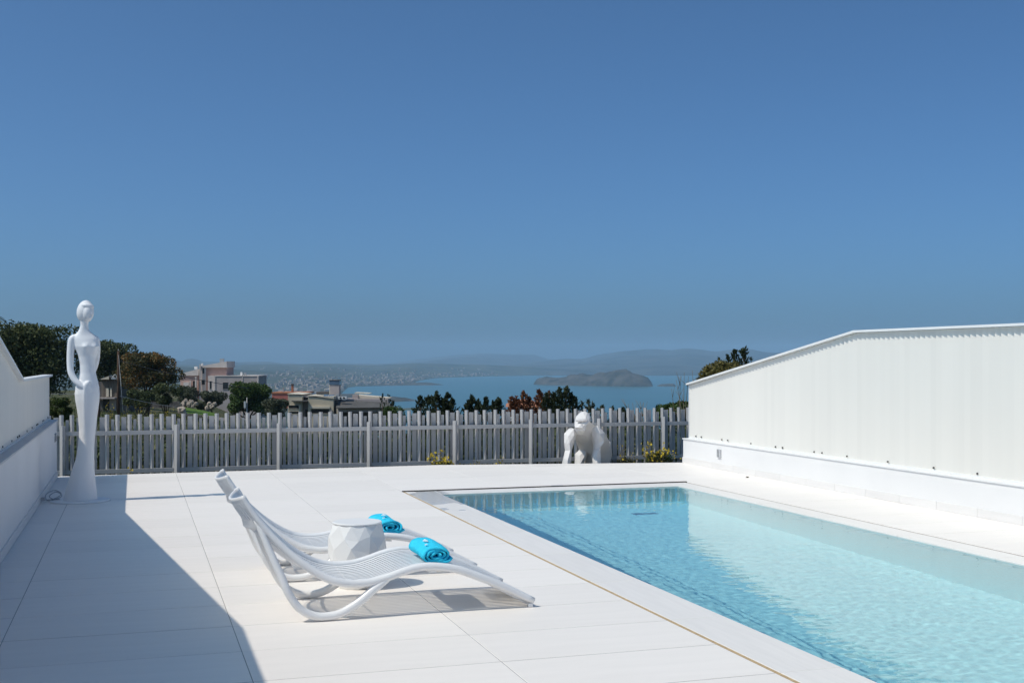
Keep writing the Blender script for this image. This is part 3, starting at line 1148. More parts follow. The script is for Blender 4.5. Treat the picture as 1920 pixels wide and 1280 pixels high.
M['dry'] = surf('dry_stem', (0.23, 0.18, 0.12), 0.9, 0.3, 20)
M['lf_dark'] = leaf_mat('leaf_evergreen', (0.014, 0.024, 0.008), (0.066, 0.088, 0.030), (0.14, 0.145, 0.055))
M['lf_rust'] = leaf_mat('leaf_rusty', (0.016, 0.022, 0.008), (0.085, 0.080, 0.026), (0.27, 0.135, 0.04), scale=0.5)
M['lf_olive'] = leaf_mat('leaf_olive', (0.022, 0.030, 0.016), (0.080, 0.094, 0.054), (0.15, 0.155, 0.095))
M['lf_green'] = leaf_mat('leaf_green', (0.014, 0.030, 0.006), (0.055, 0.100, 0.020), (0.12, 0.16, 0.04))
M['lf_cypress'] = leaf_mat('leaf_conifer', (0.010, 0.018, 0.009), (0.035, 0.050, 0.022), (0.075, 0.085, 0.035))
M['lf_brown'] = leaf_mat('leaf_browned', (0.05, 0.020, 0.010), (0.17, 0.060, 0.026), (0.27, 0.11, 0.045))
M['lf_gold'] = leaf_mat('leaf_golden', (0.030, 0.032, 0.008), (0.12, 0.105, 0.030), (0.24, 0.20, 0.06))
M['lf_weed'] = leaf_mat('leaf_weed', (0.02, 0.035, 0.008), (0.075, 0.11, 0.025), (0.17, 0.15, 0.06))


# --- ground: tables of height over depth, for sight columns of the photograph
GT = {
    -2500: [(12, -.30), (25, -.4), (60, -1.2), (120, -2.6), (240, -4), (400, -14), (900, -50), (1700, -90), (2700, -118)],
    60: [(12, -.30), (25, -.5), (60, -1.6), (120, -3.4), (180, -4.2), (240, -5.0), (300, -6.0), (350, -13), (700, -45), (1500, -85), (2700, -118)],
    330: [(12, -.30), (25, -.6), (60, -2.0), (120, -4.2), (160, -5.0), (240, -5.8), (300, -6.6), (350, -13), (700, -48), (1500, -88), (2600, -118)],
    560: [(12, -.30), (25, -.9), (60, -3.2), (120, -6.6), (160, -8.5), (240, -15), (400, -30), (900, -68), (1500, -95), (2300, -118)],
    800: [(12, -.30), (25, -1.3), (60, -5.2), (120, -12.5), (200, -23), (400, -46), (800, -78), (1300, -102), (1700, -118)],
    1200: [(12, -.30), (25, -1.4), (60, -5.6), (120, -13.5), (200, -25), (400, -50), (800, -84), (1200, -105), (1600, -118)],
    4500: [(12, -.30), (25, -1.4), (60, -5.0), (120, -12), (200, -22), (400, -46), (800, -84), (1200, -105), (1600, -118)],
}
GK = sorted(GT)


def ground_z(px, d):
    for a, b_ in zip(GK, GK[1:]):
        if px <= b_ or b_ == GK[-1]:
            t_ = max(0, min(1, (px - a) / (b_ - a)))
            t_ = t_ * t_ * (3 - 2 * t_)
            return interp(d, GT[a]) * (1 - t_) + interp(d, GT[b_]) * t_


def on_ground(px, d, dz=0.0):
    p = at(px, HORIZON, d)
    p.z = ground_z(px, d) + dz
    return p


def fbm(x, y, s, o=4, seed=0.0):
    v, a = 0.0, 1.0
    for i in range(o):
        v += a * noise.noise(Vector((x / s, y / s, seed + i * 3.1)))
        s *= 0.5
        a *= 0.5
    return v


m = MB()
cols_ = [-2500 + 70 * i for i in range(101)]
ds = [15.0 * (2800 / 15.0) ** (i / 110) for i in range(111)]
rows_ = []
for d in ds:
    row = []
    for c in cols_:
        p = on_ground(c, d)
        p.z += (fbm(p.x, p.y, 4.0, 3) * min(0.5, 0.006 * d) + fbm(p.x, p.y, 60, 3) * 0.012 * max(0, d - 40) * 0.5) * min(1, max(0, (d - 18) / 20))
        row.append(p)
    rows_.append(row)
m.grid(rows_)
tag(m.build('ground', M['soil']), None, None, None, 'structure')
m = MB()
m.box(-6, 14, 13.0, 18.4, -0.6, -0.335)
tag(m.build('ground', M['soil']), None, None, None, 'structure')

m = MB()
m.face([(-26000, 300, SEA), (26000, 300, SEA), (26000, 23000, SEA), (-26000, 23000, SEA)])
tag(m.build('sea', M['sea']), None, None, None, 'structure')


def depth_at_sea(y):
    return F_PX * (EYE - SEA) / (y - HORIZON)


def shore_strip(name, shore, ridge, d_ridge, x0, x1, step, mat, power, rough_, back=1.25, seed=0.0, nrow=44, rz=12):
    """land rising from a shoreline (photo columns) to a ridge d_ridge metres out"""
    rows_ = []
    xs = [x0 + step * i for i in range(int((x1 - x0) / step) + 1)]
    for j in range(nrow + 1):
        q = j / nrow
        row = []
        for x in xs:
            dsh = depth_at_sea(interp(x, shore))
            dr = d_ridge if not isinstance(d_ridge, list) else interp(x, d_ridge)
            hr = EYE - (interp(x, ridge) - HORIZON) / F_PX * dr - SEA
            if q <= 0.85:
                t_ = q / 0.85
                d = dsh + (dr - dsh) * t_
                h_ = hr * (t_ ** power)
            else:
                t_ = (q - 0.85) / 0.15
                d = dr * (1 + (back - 1) * t_)
                h_ = hr * (1 - t_) * 1.0
            p = at(x, HORIZON, d)
            nz_ = fbm(p.x, p.y, rough_, 5, seed) * rz * min(1, t_ * 4 if q <= .85 else 1)
            # keep the skyline itself close to the ridge that was read off
            row.append(Vector((p.x, p.y, SEA - 4 + max(0.0, h_ + 4.5) + nz_ * (0.5 if q > 0.75 else 1.0))))
        rows_.append(row)
    m_ = MB()
    m_.grid(rows_)
    return tag(m_.build(name, mat), None, None, None, 'structure')


shoreA = [(-1500, 745), (560, 742), (640, 731), (652, 726), (664, 724), (723, 722.6), (800, 721.8), (832, 721.3), (836, 717.0), (900, 716)]
ridgeA = [(-1500, 676), (330, 683), (424, 684), (496, 682.5), (568, 684), (582, 682.5), (630, 682.5), (678, 685.5), (707, 686), (759, 683), (783, 682), (860, 683), (900, 683)]
# main coast with the town
shoreA1 = [(-1500, 830), (480, 815), (580, 790), (636, 742), (652, 726.5), (664, 724.5), (723, 723), (770, 722), (778, 716), (793, 712), (822, 708.5), (860, 707), (930, 705), (1000, 704), (1100, 704)]
ridgeA1 = ridgeA[:-1] + [(930, 683.5), (1000, 688), (1060, 692), (1100, 698)]
coast = shore_strip('coast', shoreA1, ridgeA1, 10200, -1500, 1100, 8, M['coast'], 1.15, 900, seed=1.0, nrow=60, rz=16)
# low spit running into the bay
m = MB()
rows_ = []
for j in range(13):
    w_ = j / 12
    row = []
    for i in range(60):
        x = 690 + (832 - 690) * i / 59
        d0 = depth_at_sea(interp(x, [(690, 724), (760, 722.6), (832, 721.6)]))
        d1 = depth_at_sea(interp(x, [(690, 715), (770, 717), (800, 718.6), (832, 721.3)]))
        p = at(x, HORIZON, d0 + (d1 - d0) * w_)
        p.z = SEA - 1 + 13 * math.sin(math.pi * w_) ** 0.5 * (0.55 + 0.5 * noise.noise(Vector((p.x / 70, p.y / 90, 2)))) * interp(x, [(690, 1), (815, 1), (832, 0.1)])
        row.append(p)
    rows_.append(row)
m.grid(rows_)
tag(m.build('coast', M['island']), None, None, None, 'structure')
# dark low headland nearer in
m = MB()
rows_ = []
for j in range(13):
    w_ = j / 12
    row = []
    for i in range(70):
        x = 560 + (786 - 560) * i / 69
        d0 = depth_at_sea(interp(x, [(560, 760), (660, 756), (740, 753.5), (786, 751)]))
        d1 = depth_at_sea(interp(x, [(560, 736), (660, 738), (740, 745), (786, 750.3)]))
        p = at(x, HORIZON, d0 + (d1 - d0) * w_)
        p.z = SEA - 1 + 9 * math.sin(math.pi * w_) ** 0.6 * (0.7 + 0.5 * noise.noise(Vector((p.x / 60, p.y / 60, 7)))) * interp(x, [(560, 1), (760, 1), (786, 0.1)])
        row.append(p)
    rows_.append(row)
m.grid(rows_)
tag(m.build('headland', M['island']), None, None, None, 'structure')
# nearer wooded hill under the left skyline
shore_strip('hill', [(-1500, 742), (300, 740), (520, 735), (640, 731)], [(-1500, 684), (300, 686), (420, 690), (520, 699), (640, 720)], 6200, -1500, 640, 10, M['coast'], 1.1, 500, seed=4.0, rz=9)
# mountains across the bay
shore_strip('mountain', [(-1500, 703), (2800, 703)], [(-1500, 672), (250, 676), (306, 673), (322, 671.5), (340, 677), (353, 671), (366, 671.5), (382, 678), (430, 679), (600, 681), (760, 681), (790, 682), (900, 684), (960, 683), (1006, 678.5), (1060, 672.5), (1095, 673), (1122, 666), (1166, 659), (1196, 656.5), (1231, 655), (1258, 657.6), (1285, 653.5), (1312, 656), (1339, 659), (1404, 656), (1426, 661), (1458, 663), (1600, 660), (2000, 668), (2800, 664)], 15000, -1500, 2800, 10, M['mount'], 0.9, 1500, seed=7.0, nrow=40, rz=55)
shore_strip('mountain', [(400, 700), (1500, 700)], [(400, 690), (700, 684), (760, 676), (800, 671.5), (850, 665), (905, 661.5), (940, 663), (1000, 664), (1030, 673), (1100, 680), (1500, 690)], 19500, 400, 1500, 10, M['mount'], 0.9, 1700, seed=9.0, nrow=30, rz=50)


shore_strip('hill', [(820, 704), (2800, 704)], [(820, 695), (900, 691), (960, 688), (1010, 684), (1060, 686), (1130, 679), (1180, 683), (1240, 678), (1300, 673), (1350, 677), (1420, 671), (1480, 675), (2800, 672)], 12200, 820, 2800, 7, M['mount'], 0.9, 900, seed=12.0, nrow=34, rz=34)


# island and its islet
def island(name, top, x0, x1, yw0, yw1, depth_m, seed, rz):
    n_, w_n = 90, 22
    rows_ = []
    for j in range(w_n + 1):
        w_ = j / w_n * 2 - 1
        row = []
        for i in range(n_ + 1):
            x = x0 + (x1 - x0) * i / n_
            yw = yw0 + (yw1 - yw0) * i / n_
            dfront = depth_at_sea(yw)
            h_ = (yw - interp(x, top)) / F_PX * (dfront + depth_m * 0.5)
            end = min(1, 6 * min(i, n_ - i) / n_)
            d = dfront + depth_m * 0.5 * (1 + w_ * (0.3 + 0.7 * end))
            p = at(x, HORIZON, d)
            prof_ = max(0.0, 1 - abs(w_) ** 1.7)
            nz_ = fbm(p.x, p.y, 90, 5, seed) * rz * prof_ * (0.3 if abs(w_) < 0.15 else 1)
            p.z = SEA - 2 + max(0, h_ + 2) * prof_ ** 0.8 + nz_
            row.append(p)
        rows_.append(row)
    m_ = MB()
    m_.grid(rows_)
    return tag(m_.build(name, M['island']), None, None, None, 'structure')


island('island', [(1000, 721), (1004, 714), (1009, 710), (1028, 707.7), (1049, 709), (1068, 706.4), (1092, 703.7), (1112, 704), (1128, 701), (1150, 696), (1174, 694), (1180, 696), (1187, 701), (1204, 705), (1214, 710), (1222, 720), (1224, 725)], 1000, 1224, 721.5, 725.3, 330, 3.0, 14)
island('island', [(1232, 723), (1240, 720), (1262, 719), (1268, 723.5)], 1232, 1268, 724, 724, 60, 8.0, 3)

# --- far town
rnd = random.Random(44)
coast_pts = []
from mathutils.bvhtree import BVHTree
bv = BVHTree.FromPolygons([v.co.copy() for v in coast.data.vertices], [tuple(p.vertices) for p in coast.data.polygons])


def town_spot():
    q = rnd.random()
    if q < 0.45:
        x, y = rnd.gauss(590, 95), rnd.gauss(720, 9)
    elif q < 0.72:
        x, y = rnd.gauss(740, 60), rnd.gauss(711, 5)
    elif q < 0.8:
        x, y = rnd.uniform(800, 935), rnd.gauss(703, 2.2)
    else:
        x, y = rnd.uniform(420, 900), rnd.uniform(690, 722)
    dirv = (at(x, y, 1.0) - Vector((0, 0, EYE))).normalized()
    loc, nor_, idx, dist = bv.ray_cast(Vector((0, 0, EYE)), dirv)
    return loc


def small_house(m_, loc, sx_, sy_, h_, rz_):
    rot_ = Matrix.Rotation(rz_, 3, 'Z')
    pts_ = [rot_ @ Vector((a * sx_ / 2, b_ * sy_ / 2, 0)) for a, b_ in ((-1, -1), (1, -1), (1, 1), (-1, 1))]
    lo = [p + loc + Vector((0, 0, -5)) for p in pts_]
    hi = [p + loc + Vector((0, 0, h_)) for p in pts_]
    m_.hexa(lo, hi)
    if h_ < 8 and rnd.random() < 0.5:
        r0 = loc + Vector((0, 0, h_ * 1.4))
        a = (hi[0] + hi[3]) / 2 + Vector((0, 0, h_ * 0.3))
        b_ = (hi[1] + hi[2]) / 2 + Vector((0, 0, h_ * 0.3))
        m_.face([hi[0], hi[1], b_, a])
        m_.face([hi[2], hi[3], a, b_])
        m_.face([hi[1], hi[2], b_])
        m_.face([hi[3], hi[0], a])


mass = MB()
count = 0
spots = []
while len(spots) < 620:
    l_ = town_spot()
    if l_ and l_.z > SEA + 2.0 and l_.y > 2500:
        spots.append(l_)
spots.sort(key=lambda p: p.length)
for i, l_ in enumerate(spots):
    w_, dd, h_, rz_ = rnd.uniform(7, 17), rnd.uniform(8, 14), rnd.choice((4, 4, 5, 6, 7, 9, 11)), rnd.uniform(-0.5, 0.5)
    if i < 60:
        w_ *= 1.15
        m_ = MB()
        small_house(m_, l_, w_, dd, h_, rz_)
        tag(m_.build('town_house', M['town'], origin=tuple(l_)), 'tiny pale house in the hazy far-off town along the bay', 'house', 'pale houses of the far-off town')
    else:
        small_house(mass, l_, w_, dd, h_, rz_)
tag(mass.build('far_town', M['town']), 'far-off town of pale houses spread along the hazy bay', 'town', None, 'stuff')

# ------------------------------------------------------------------ vegetation
def leaf_sheet(name, P, Nn, size, aspect, mat, parent, rng, up=None):
    """one small four-cornered leaf per point"""
    n = len(P)
    rv = rng.normal(size=(n, 3))
    if up is not None:
        ax = np.asarray(up) + 0.45 * rv
    else:
        ax = rv
    ax /= np.linalg.norm(ax, axis=1)[:, None]
    nn = Nn + 0.7 * rng.normal(size=(n, 3))
    sd = np.cross(ax, nn)
    sd /= np.linalg.norm(sd, axis=1)[:, None] + 1e-9
    s = size * rng.uniform(0.6, 1.35, size=(n, 1))
    a, b_ = ax * s, sd * s * aspect
    V = np.empty((n, 4, 3))
    V[:, 0] = P - a
    V[:, 1] = P + b_ * 0.9 - a * 0.1
    V[:, 2] = P + a
    V[:, 3] = P - b_ * 0.9 - a * 0.1
    me = bpy.data.meshes.new(name)
    me.vertices.add(n * 4)
    me.vertices.foreach_set('co', V.reshape(-1))
    me.loops.add(n * 4)
    me.loops.foreach_set('vertex_index', np.arange(n * 4, dtype=np.int32))
    me.polygons.add(n)
    me.polygons.foreach_set('loop_start', np.arange(0, n * 4, 4, dtype=np.int32))
    me.polygons.foreach_set('loop_total', np.full(n, 4, dtype=np.int32))
    me.update(calc_edges=True)
    me.materials.append(mat)
    o = bpy.data.objects.new(name, me)
    COL.objects.link(o)
    o.parent = parent
    return o


def cloud(clumps, n, rng):
    """points near the outside of ellipsoid clumps"""
    vol = np.array([c[1][0] * c[1][1] + c[1][0] * c[1][2] for c in clumps])
    pick = rng.choice(len(clumps), n, p=vol / vol.sum())
    C = np.array([c[0] for c in clumps])[pick]
    Rr = np.array([c[1] for c in clumps])[pick]
    d = rng.normal(size=(n, 3))
    d /= np.linalg.norm(d, axis=1)[:, None]
    r = 1 - np.abs(rng.normal(size=(n, 1))) * 0.22
    return C + d * Rr * r, d


def broad_tree(name, label, px, d, y_top, y_base, w_px, mat, seed, group=None, n=9000, leaf=0.10, lobes=22, flat=0.8, trunk=True, cat='tree', squash=1.0, low=0.12, aspect=0.55):
    """round-headed tree or shrub: real width and height from its size in the picture at d metres"""
    rng = np.random.default_rng(seed)
    base = on_ground(px, d)
    top = at(px, y_top, d).z
    H = top - base.z
    Wd = w_px / F_PX * d
    root = thing(name, label, cat, tuple(base), 0, group)
    z0 = max(H * low, (at(px, y_base, d).z - base.z) * 0.6 if y_base else 0)
    cz, hz = (H + z0) / 2, (H - z0) / 2
    clumps = []
    for k in range(lobes):
        v = rng.normal(size=3)
        v /= np.linalg.norm(v)
        q = rng.uniform(0.35, 0.92) if k else 0.0
        rr_ = rng.uniform(0.20, 0.38)
        if k % 3 == 1:
            v = np.array([math.cos(k * 2.4) * rng.uniform(0.1, 0.75), math.sin(k * 2.4) * 0.6, 0.0])
            v[2] = math.sqrt(max(0.05, 1 - v[0] ** 2 - v[1] ** 2))
            q = rng.uniform(0.82, 1.0)
        c = np.array([v[0] * Wd / 2 * q, v[1] * Wd / 2 * q * squash, cz + v[2] * hz * q * (0.95 if v[2] > 0 else 0.85)])
        rad = np.array([Wd / 2 * rr_, Wd / 2 * rr_ * squash, min(hz * 0.55, max(Wd / 2 * rr_ * flat, hz * 0.30))])
        c[2] = cz + v[2] * q * max(0.05, hz - rad[2] * 0.9) * (1.0 if v[2] > 0 else 0.9) if k else cz
        c[0] = np.clip(c[0], -Wd / 2 + rad[0] * 0.85, Wd / 2 - rad[0] * 0.85)
        clumps.append((c, rad))
    P, Nn = cloud(clumps, n, rng)
    keep = P[:, 2] > 0.02
    leaf_sheet('crown', P[keep], Nn[keep], leaf, aspect, mat, root, rng)
    m_ = MB()
    r0 = max(0.05, Wd * 0.028)
    if trunk:
        fork = Vector((0, 0, max(z0 * 0.9, H * 0.22)))
        m_.tube([Vector((0, 0, -0.3)), Vector((0.02 * H, 0, fork.z * 0.5)), fork], [r0 * 1.3, r0, r0 * 0.85], 8)
        for k in range(7):
            c = Vector(clumps[(k * 3) % len(clumps)][0])
            mid = fork.lerp(c, 0.5) + Vector((0, 0, -0.05 * H))
            m_.tube([fork, mid, c], [r0 * 0.7, r0 * 0.4, r0 * 0.14], 6)
    else:
        for k in range(8):
            c = Vector(clumps[(k * 2) % len(clumps)][0])
            m_.tube([Vector((c.x * 0.1, c.y * 0.1, -0.1)), Vector((c.x * 0.6, c.y * 0.6, c.z * 0.45)), c], [r0 * 0.6, r0 * 0.4, r0 * 0.12], 6)
    m_.build('trunk', M['bark'], root)
    return root


def spire_tree(name, label, px, d, spires, mat, seed, group=None, n=5000, leaf=0.07):
    """conifer of several pointed leaders; spires: (pixel x, pixel y of tip, width in px)"""
    rng = np.random.default_rng(seed)
    base = on_ground(px, d)
    root = thing(name, label, 'tree', tuple(base), 0, group)
    PP, NN, UU = [], [], []
    tr = MB()
    for (sx_, sy_, sw) in spires:
        tip = at(sx_, sy_, d) - base
        w_ = sw * 2.25 / F_PX * d / 2
        off = rng.uniform(-0.5, 0.5) * w_
        k = int(n * sw / sum(s[2] for s in spires))
        h0 = tip.z * 0.12
        ns_ = max(30, int(210 * sw / 26))
        # ragged sprays set round the leader, each a short feather of needles
        ts = rng.uniform(0, 1, size=ns_) ** 1.1
        ths = rng.uniform(0, 2 * math.pi, size=ns_)
        hh_ = (tip.z - h0) * ts
        rs = w_ * np.clip((hh_ / (w_ * 2.0)) ** 0.75, 0.02, 1.0) * rng.uniform(0.25, 1.12, size=ns_)
        ln = (0.10 + 0.22 * rng.uniform(0, 1, size=ns_)) * np.clip(hh_ / 0.5, 0.35, 1.0)
        pick = rng.integers(0, ns_, size=k)
        q_ = rng.uniform(0, 1, size=k)
        o_ = np.stack([np.cos(ths[pick]), np.sin(ths[pick]), np.zeros(k)], 1)
        lean = tip.x * (0.7 + 0.3 * (1 - ts[pick]))
        base_ = np.stack([lean, np.full(k, tip.y + off), h0 + (tip.z - h0) * (1 - ts[pick])], 1) + o_ * rs[pick][:, None]
        dirv = o_ * 0.55 + np.array([0, 0, 1.0]) + 0.25 * rng.normal(size=(k, 3)) * 0.4
        P = base_ + dirv * (ln[pick] * (q_ - 0.55))[:, None] + rng.normal(size=(k, 3)) * (0.030 * (1.15 - q_))[:, None]
        P[:, 2] = np.minimum(P[:, 2], tip.z + 0.05)
        PP.append(P)
        NN.append(o_)
        UU.append(dirv)
        tr.tube([Vector((tip.x * 0.15, off * 0.3, -0.2)), Vector((tip.x * 0.75, tip.y + off, tip.z * 0.4)), Vector((tip.x, tip.y + off, tip.z * 0.97))], [0.07, 0.045, 0.01], 6)
    leaf_sheet('crown', np.concatenate(PP), np.concatenate(NN), leaf, 0.4, mat, root, rng, np.concatenate(UU))
    tr.build('trunk', M['bark'], root)
    return root


GL = 'trees on the slope to the left'
broad_tree('evergreen_tree', 'largest dark evergreen tree, left of the tall statue', 52, 100, 598, 770, 230, M['lf_dark'], 1, GL, 21000, 0.15, 46, low=0.05)
broad_tree('evergreen_tree', 'dark round evergreen tree just right of the statue, above the old shed', 212, 150, 636, 760, 125, M['lf_dark'], 2, GL, 14000, 0.17, 34, low=0.25)
broad_tree('evergreen_tree', 'rust-tinged evergreen tree behind the bare utility pole', 275, 122, 656, 745, 135, M['lf_rust'], 3, GL, 14000, 0.13, 34, flat=0.7, low=0.30)
broad_tree('bush', 'dark green bush under the rust-tinged tree', 262, 112, 728, 768, 70, M['lf_dark'], 4, 'bushes below the left trees', 5000, 0.09, 16, trunk=False, cat='bush')
broad_tree('bush', 'rounded dark bush between the rust-tinged tree and the pink house', 312, 116, 716, 764, 66, M['lf_dark'], 5, 'bushes below the left trees', 5000, 0.09, 16, trunk=False, cat='bush')
broad_tree('olive_tree', 'grey-green olive tree at the left foot of the pink house', 348, 150, 722, 762, 66, M['lf_olive'], 6, 'olive trees by the pink house', 7000, 0.10, 18, low=0.1)
broad_tree('olive_tree', 'grey-green olive tree in front of the pink house', 396, 155, 731, 762, 62, M['lf_olive'], 7, 'olive trees by the pink house', 7000, 0.10, 18, low=0.1)
broad_tree('leafy_tree', 'bright green leafy tree in front of the grey house wing', 466, 130, 712, 780, 98, M['lf_green'], 8, GL, 12000, 0.13, 26, low=0.02)
broad_tree('olive_tree', 'dull olive tree between the leafy tree and the beige house', 517, 126, 744, 780, 62, M['lf_olive'], 9, 'olive trees by the pink house', 7000, 0.10, 18, low=0.02)
broad_tree('bush', 'scrubby bush left of the statue behind the fence', 112, 48, 742, 790, 60, M['lf_weed'], 10, 'bushes below the left trees', 5000, 0.05, 16, trunk=False, cat='bush')
broad_tree('bush', 'small bush above the dry stone edge of the lawn', 378, 140, 752, 772, 36, M['lf_olive'], 11, 'bushes below the left trees', 2500, 0.08, 10, trunk=False, cat='bush')
broad_tree('bush', 'low bush right of the beige house', 742, 70, 756, 785, 60, M['lf_green'], 12, 'bushes beyond the fence', 4000, 0.06, 14, trunk=False, cat='bush')
spire_tree('conifer', 'dark pointed conifer at the right end of the beige house', 727, 90, [(716, 738, 14), (729, 740, 16), (738, 750, 14)], M['lf_cypress'], 20, 'conifers beyond the fence', 2500, 0.09)
spire_tree('conifer', 'broad dark conifer with three tips left of centre', 815, 44, [(790, 744, 30), (800, 742, 26), (814, 734, 34), (828, 744, 28), (843, 738, 30), (850, 748, 22)], M['lf_cypress'], 21, 'conifers beyond the fence', 16000, 0.06)
spire_tree('conifer', 'small dark conifer with two rounded tips', 887, 44, [(877, 752, 26), (888, 743, 28), (899, 750, 24)], M['lf_cypress'], 22, 'conifers beyond the fence', 9000, 0.06)
spire_tree('conifer', 'olive-green conifer just left of the browned one', 927, 44, [(912, 745, 24), (922, 752, 22), (936, 747, 28)], M['lf_cypress'], 23, 'conifers beyond the fence', 9000, 0.06)
spire_tree('conifer', 'rusty brown dried conifer in front of the sea', 1000, 42, [(958, 742, 20), (968, 744, 20), (982, 734, 22), (995, 746, 22), (1007, 731, 24), (1018, 742, 22), (1028, 734, 18)], M['lf_brown'], 24, 'conifers beyond the fence', 14000, 0.055)
spire_tree('conifer', 'tallest dark conifer, right of the browned one', 1052, 41, [(1022, 738, 22), (1034, 736, 24), (1045, 727, 26), (1057, 725, 28), (1068, 737, 26), (1079, 744, 26)], M['lf_cypress'], 25, 'conifers beyond the fence', 16000, 0.055)
spire_tree('conifer', 'low feathery conifer tailing off to the right', 1105, 41, [(1090, 752, 20), (1104, 750, 20), (1116, 756, 24), (1128, 760, 22), (1146, 763, 24)], M['lf_olive'], 26, 'conifers beyond the fence', 5000, 0.05)
broad_tree('bush', 'rounded green bush beside the end of the sunlit wall', 1270, 34, 746, 790, 95, M['lf_green'], 13, 'bushes beyond the fence', 8000, 0.05, 20, trunk=False, cat='bush')
broad_tree('bush', 'small dark bush in front of the sea, left of the wall', 1172, 40, 762, 790, 50, M['lf_cypress'], 14, 'bushes beyond the fence', 3500, 0.05, 12, trunk=False, cat='bush')
broad_tree('leafy_tree', 'golden-green tree showing above the sloping sunlit wall', 1360, 36, 672, 740, 110, M['lf_gold'], 15, None, 12000, 0.06, 30, low=0.3)
spire_tree('conifer', 'dark feathery conifer rising above the sloping sunlit wall', 1388, 38, [(1350, 672, 12), (1366, 662, 14), (1381, 656, 20), (1391, 655, 18), (1401, 648, 20), (1432, 682, 20)], M['lf_cypress'], 16, 'conifers beyond the fence', 7000, 0.055)


def bare_shrub(name, label, px, d, tips, seed):
    rnd_ = random.Random(seed)
    base = on_ground(px, d)
    root = thing(name, label, 'shrub', tuple(base))
    for (tx, ty) in tips:
        tip = at(tx, ty, d) - base
        m_ = MB()
        mid = tip * 0.55 + Vector((rnd_.uniform(-.1, .1), rnd_.uniform(-.2, .2), 0.1))
        path = catmull([Vector((rnd_.uniform(-.1, .1), 0, 0)), mid, tip], 5)
        m_.tube(path, [0.022 * (1 - 0.8 * k / (len(path) - 1)) for k in range(len(path))], 5)
        for k in range(5):
            s_ = path[rnd_.randint(4, len(path) - 2)]
            m_.tube([s_, s_ + Vector((rnd_.uniform(-.25, .25), rnd_.uniform(-.2, .2), rnd_.uniform(.12, .4)))], [0.008, 0.003], 4)
        m_.build('branch', M['dry'], root)
    return root


bare_shrub('bare_shrub', 'leafless shrub with thin branches beside the sunlit wall', 1285, 33, [(1259, 728), (1268, 712), (1276, 704), (1283, 698), (1291, 705), (1298, 694)], 5)
bare_shrub('bare_shrub', 'few arching dry stalks above the fence, in front of the sea', 1190, 30, [(1178, 757), (1186, 755), (1200, 752), (1207, 754)], 6)


def palm(px, d, y_top, seed):
    rnd_ = random.Random(seed)
    base = on_ground(px, d)
    top = at(px, y_top, d) - base
    root = thing('palm_tree', 'palm showing only its fronds at the upper left edge', 'tree', tuple(base))
    m_ = MB()
    m_.tube([Vector((0, 0, -0.3)), top * 0.5, top], [0.22, 0.17, 0.15], 8)
    m_.build('trunk', M['bark'], root)
    for k in range(16):
        a = 2 * math.pi * k / 16 + rnd_.uniform(-.15, .15)
        el = rnd_.uniform(0.1, 1.0)
        L_ = rnd_.uniform(1.2, 1.6)
        f_ = MB()
        pts_ = [top + Vector((math.cos(a), math.sin(a), 0)) * (L_ * q) + Vector((0, 0, L_ * (el * q - 0.95 * q * q))) for q in (0, .25, .5, .75, 1)]
        pts_ = catmull(pts_, 3)
        for i in range(1, len(pts_)):
            t_ = (pts_[i] - pts_[i - 1]).normalized()
            sd = t_.cross(Vector((0, 0, 1))).normalized()
            for s in (-1, 1):
                e = pts_[i] + sd * s * 0.33 * (1 - 0.5 * i / len(pts_)) + t_ * 0.2 - Vector((0, 0, 0.08))
                f_.face([pts_[i], pts_[i] + t_ * 0.06, e])
        f_.tube(pts_, 0.012, 4)
        f_.build('frond', M['lf_dark'], root)


palm(-17, 95, 598, 3)

# one fallen leaf by the skirting of the sunlit wall
m = MB()
lf = [(-.05, 0, .004), (-.02, .018, .014), (.03, .014, .010), (.06, 0, .004), (.03, -.014, .012), (-.02, -.018, .012)]
m.face([(7.44 + a * 0.5 + b_, 13.46 + a - b_ * .5, c) for a, b_, c in lf])
m.face([(7.44 + a * 0.5 + b_, 13.46 + a - b_ * .5, c - .0015) for a, b_, c in lf[::-1]])
tag(m.build('fallen_leaf', M['bark'], origin=(7.44, 13.46, 0)), 'brown fallen leaf on the paving by the sunlit wall', 'leaf')


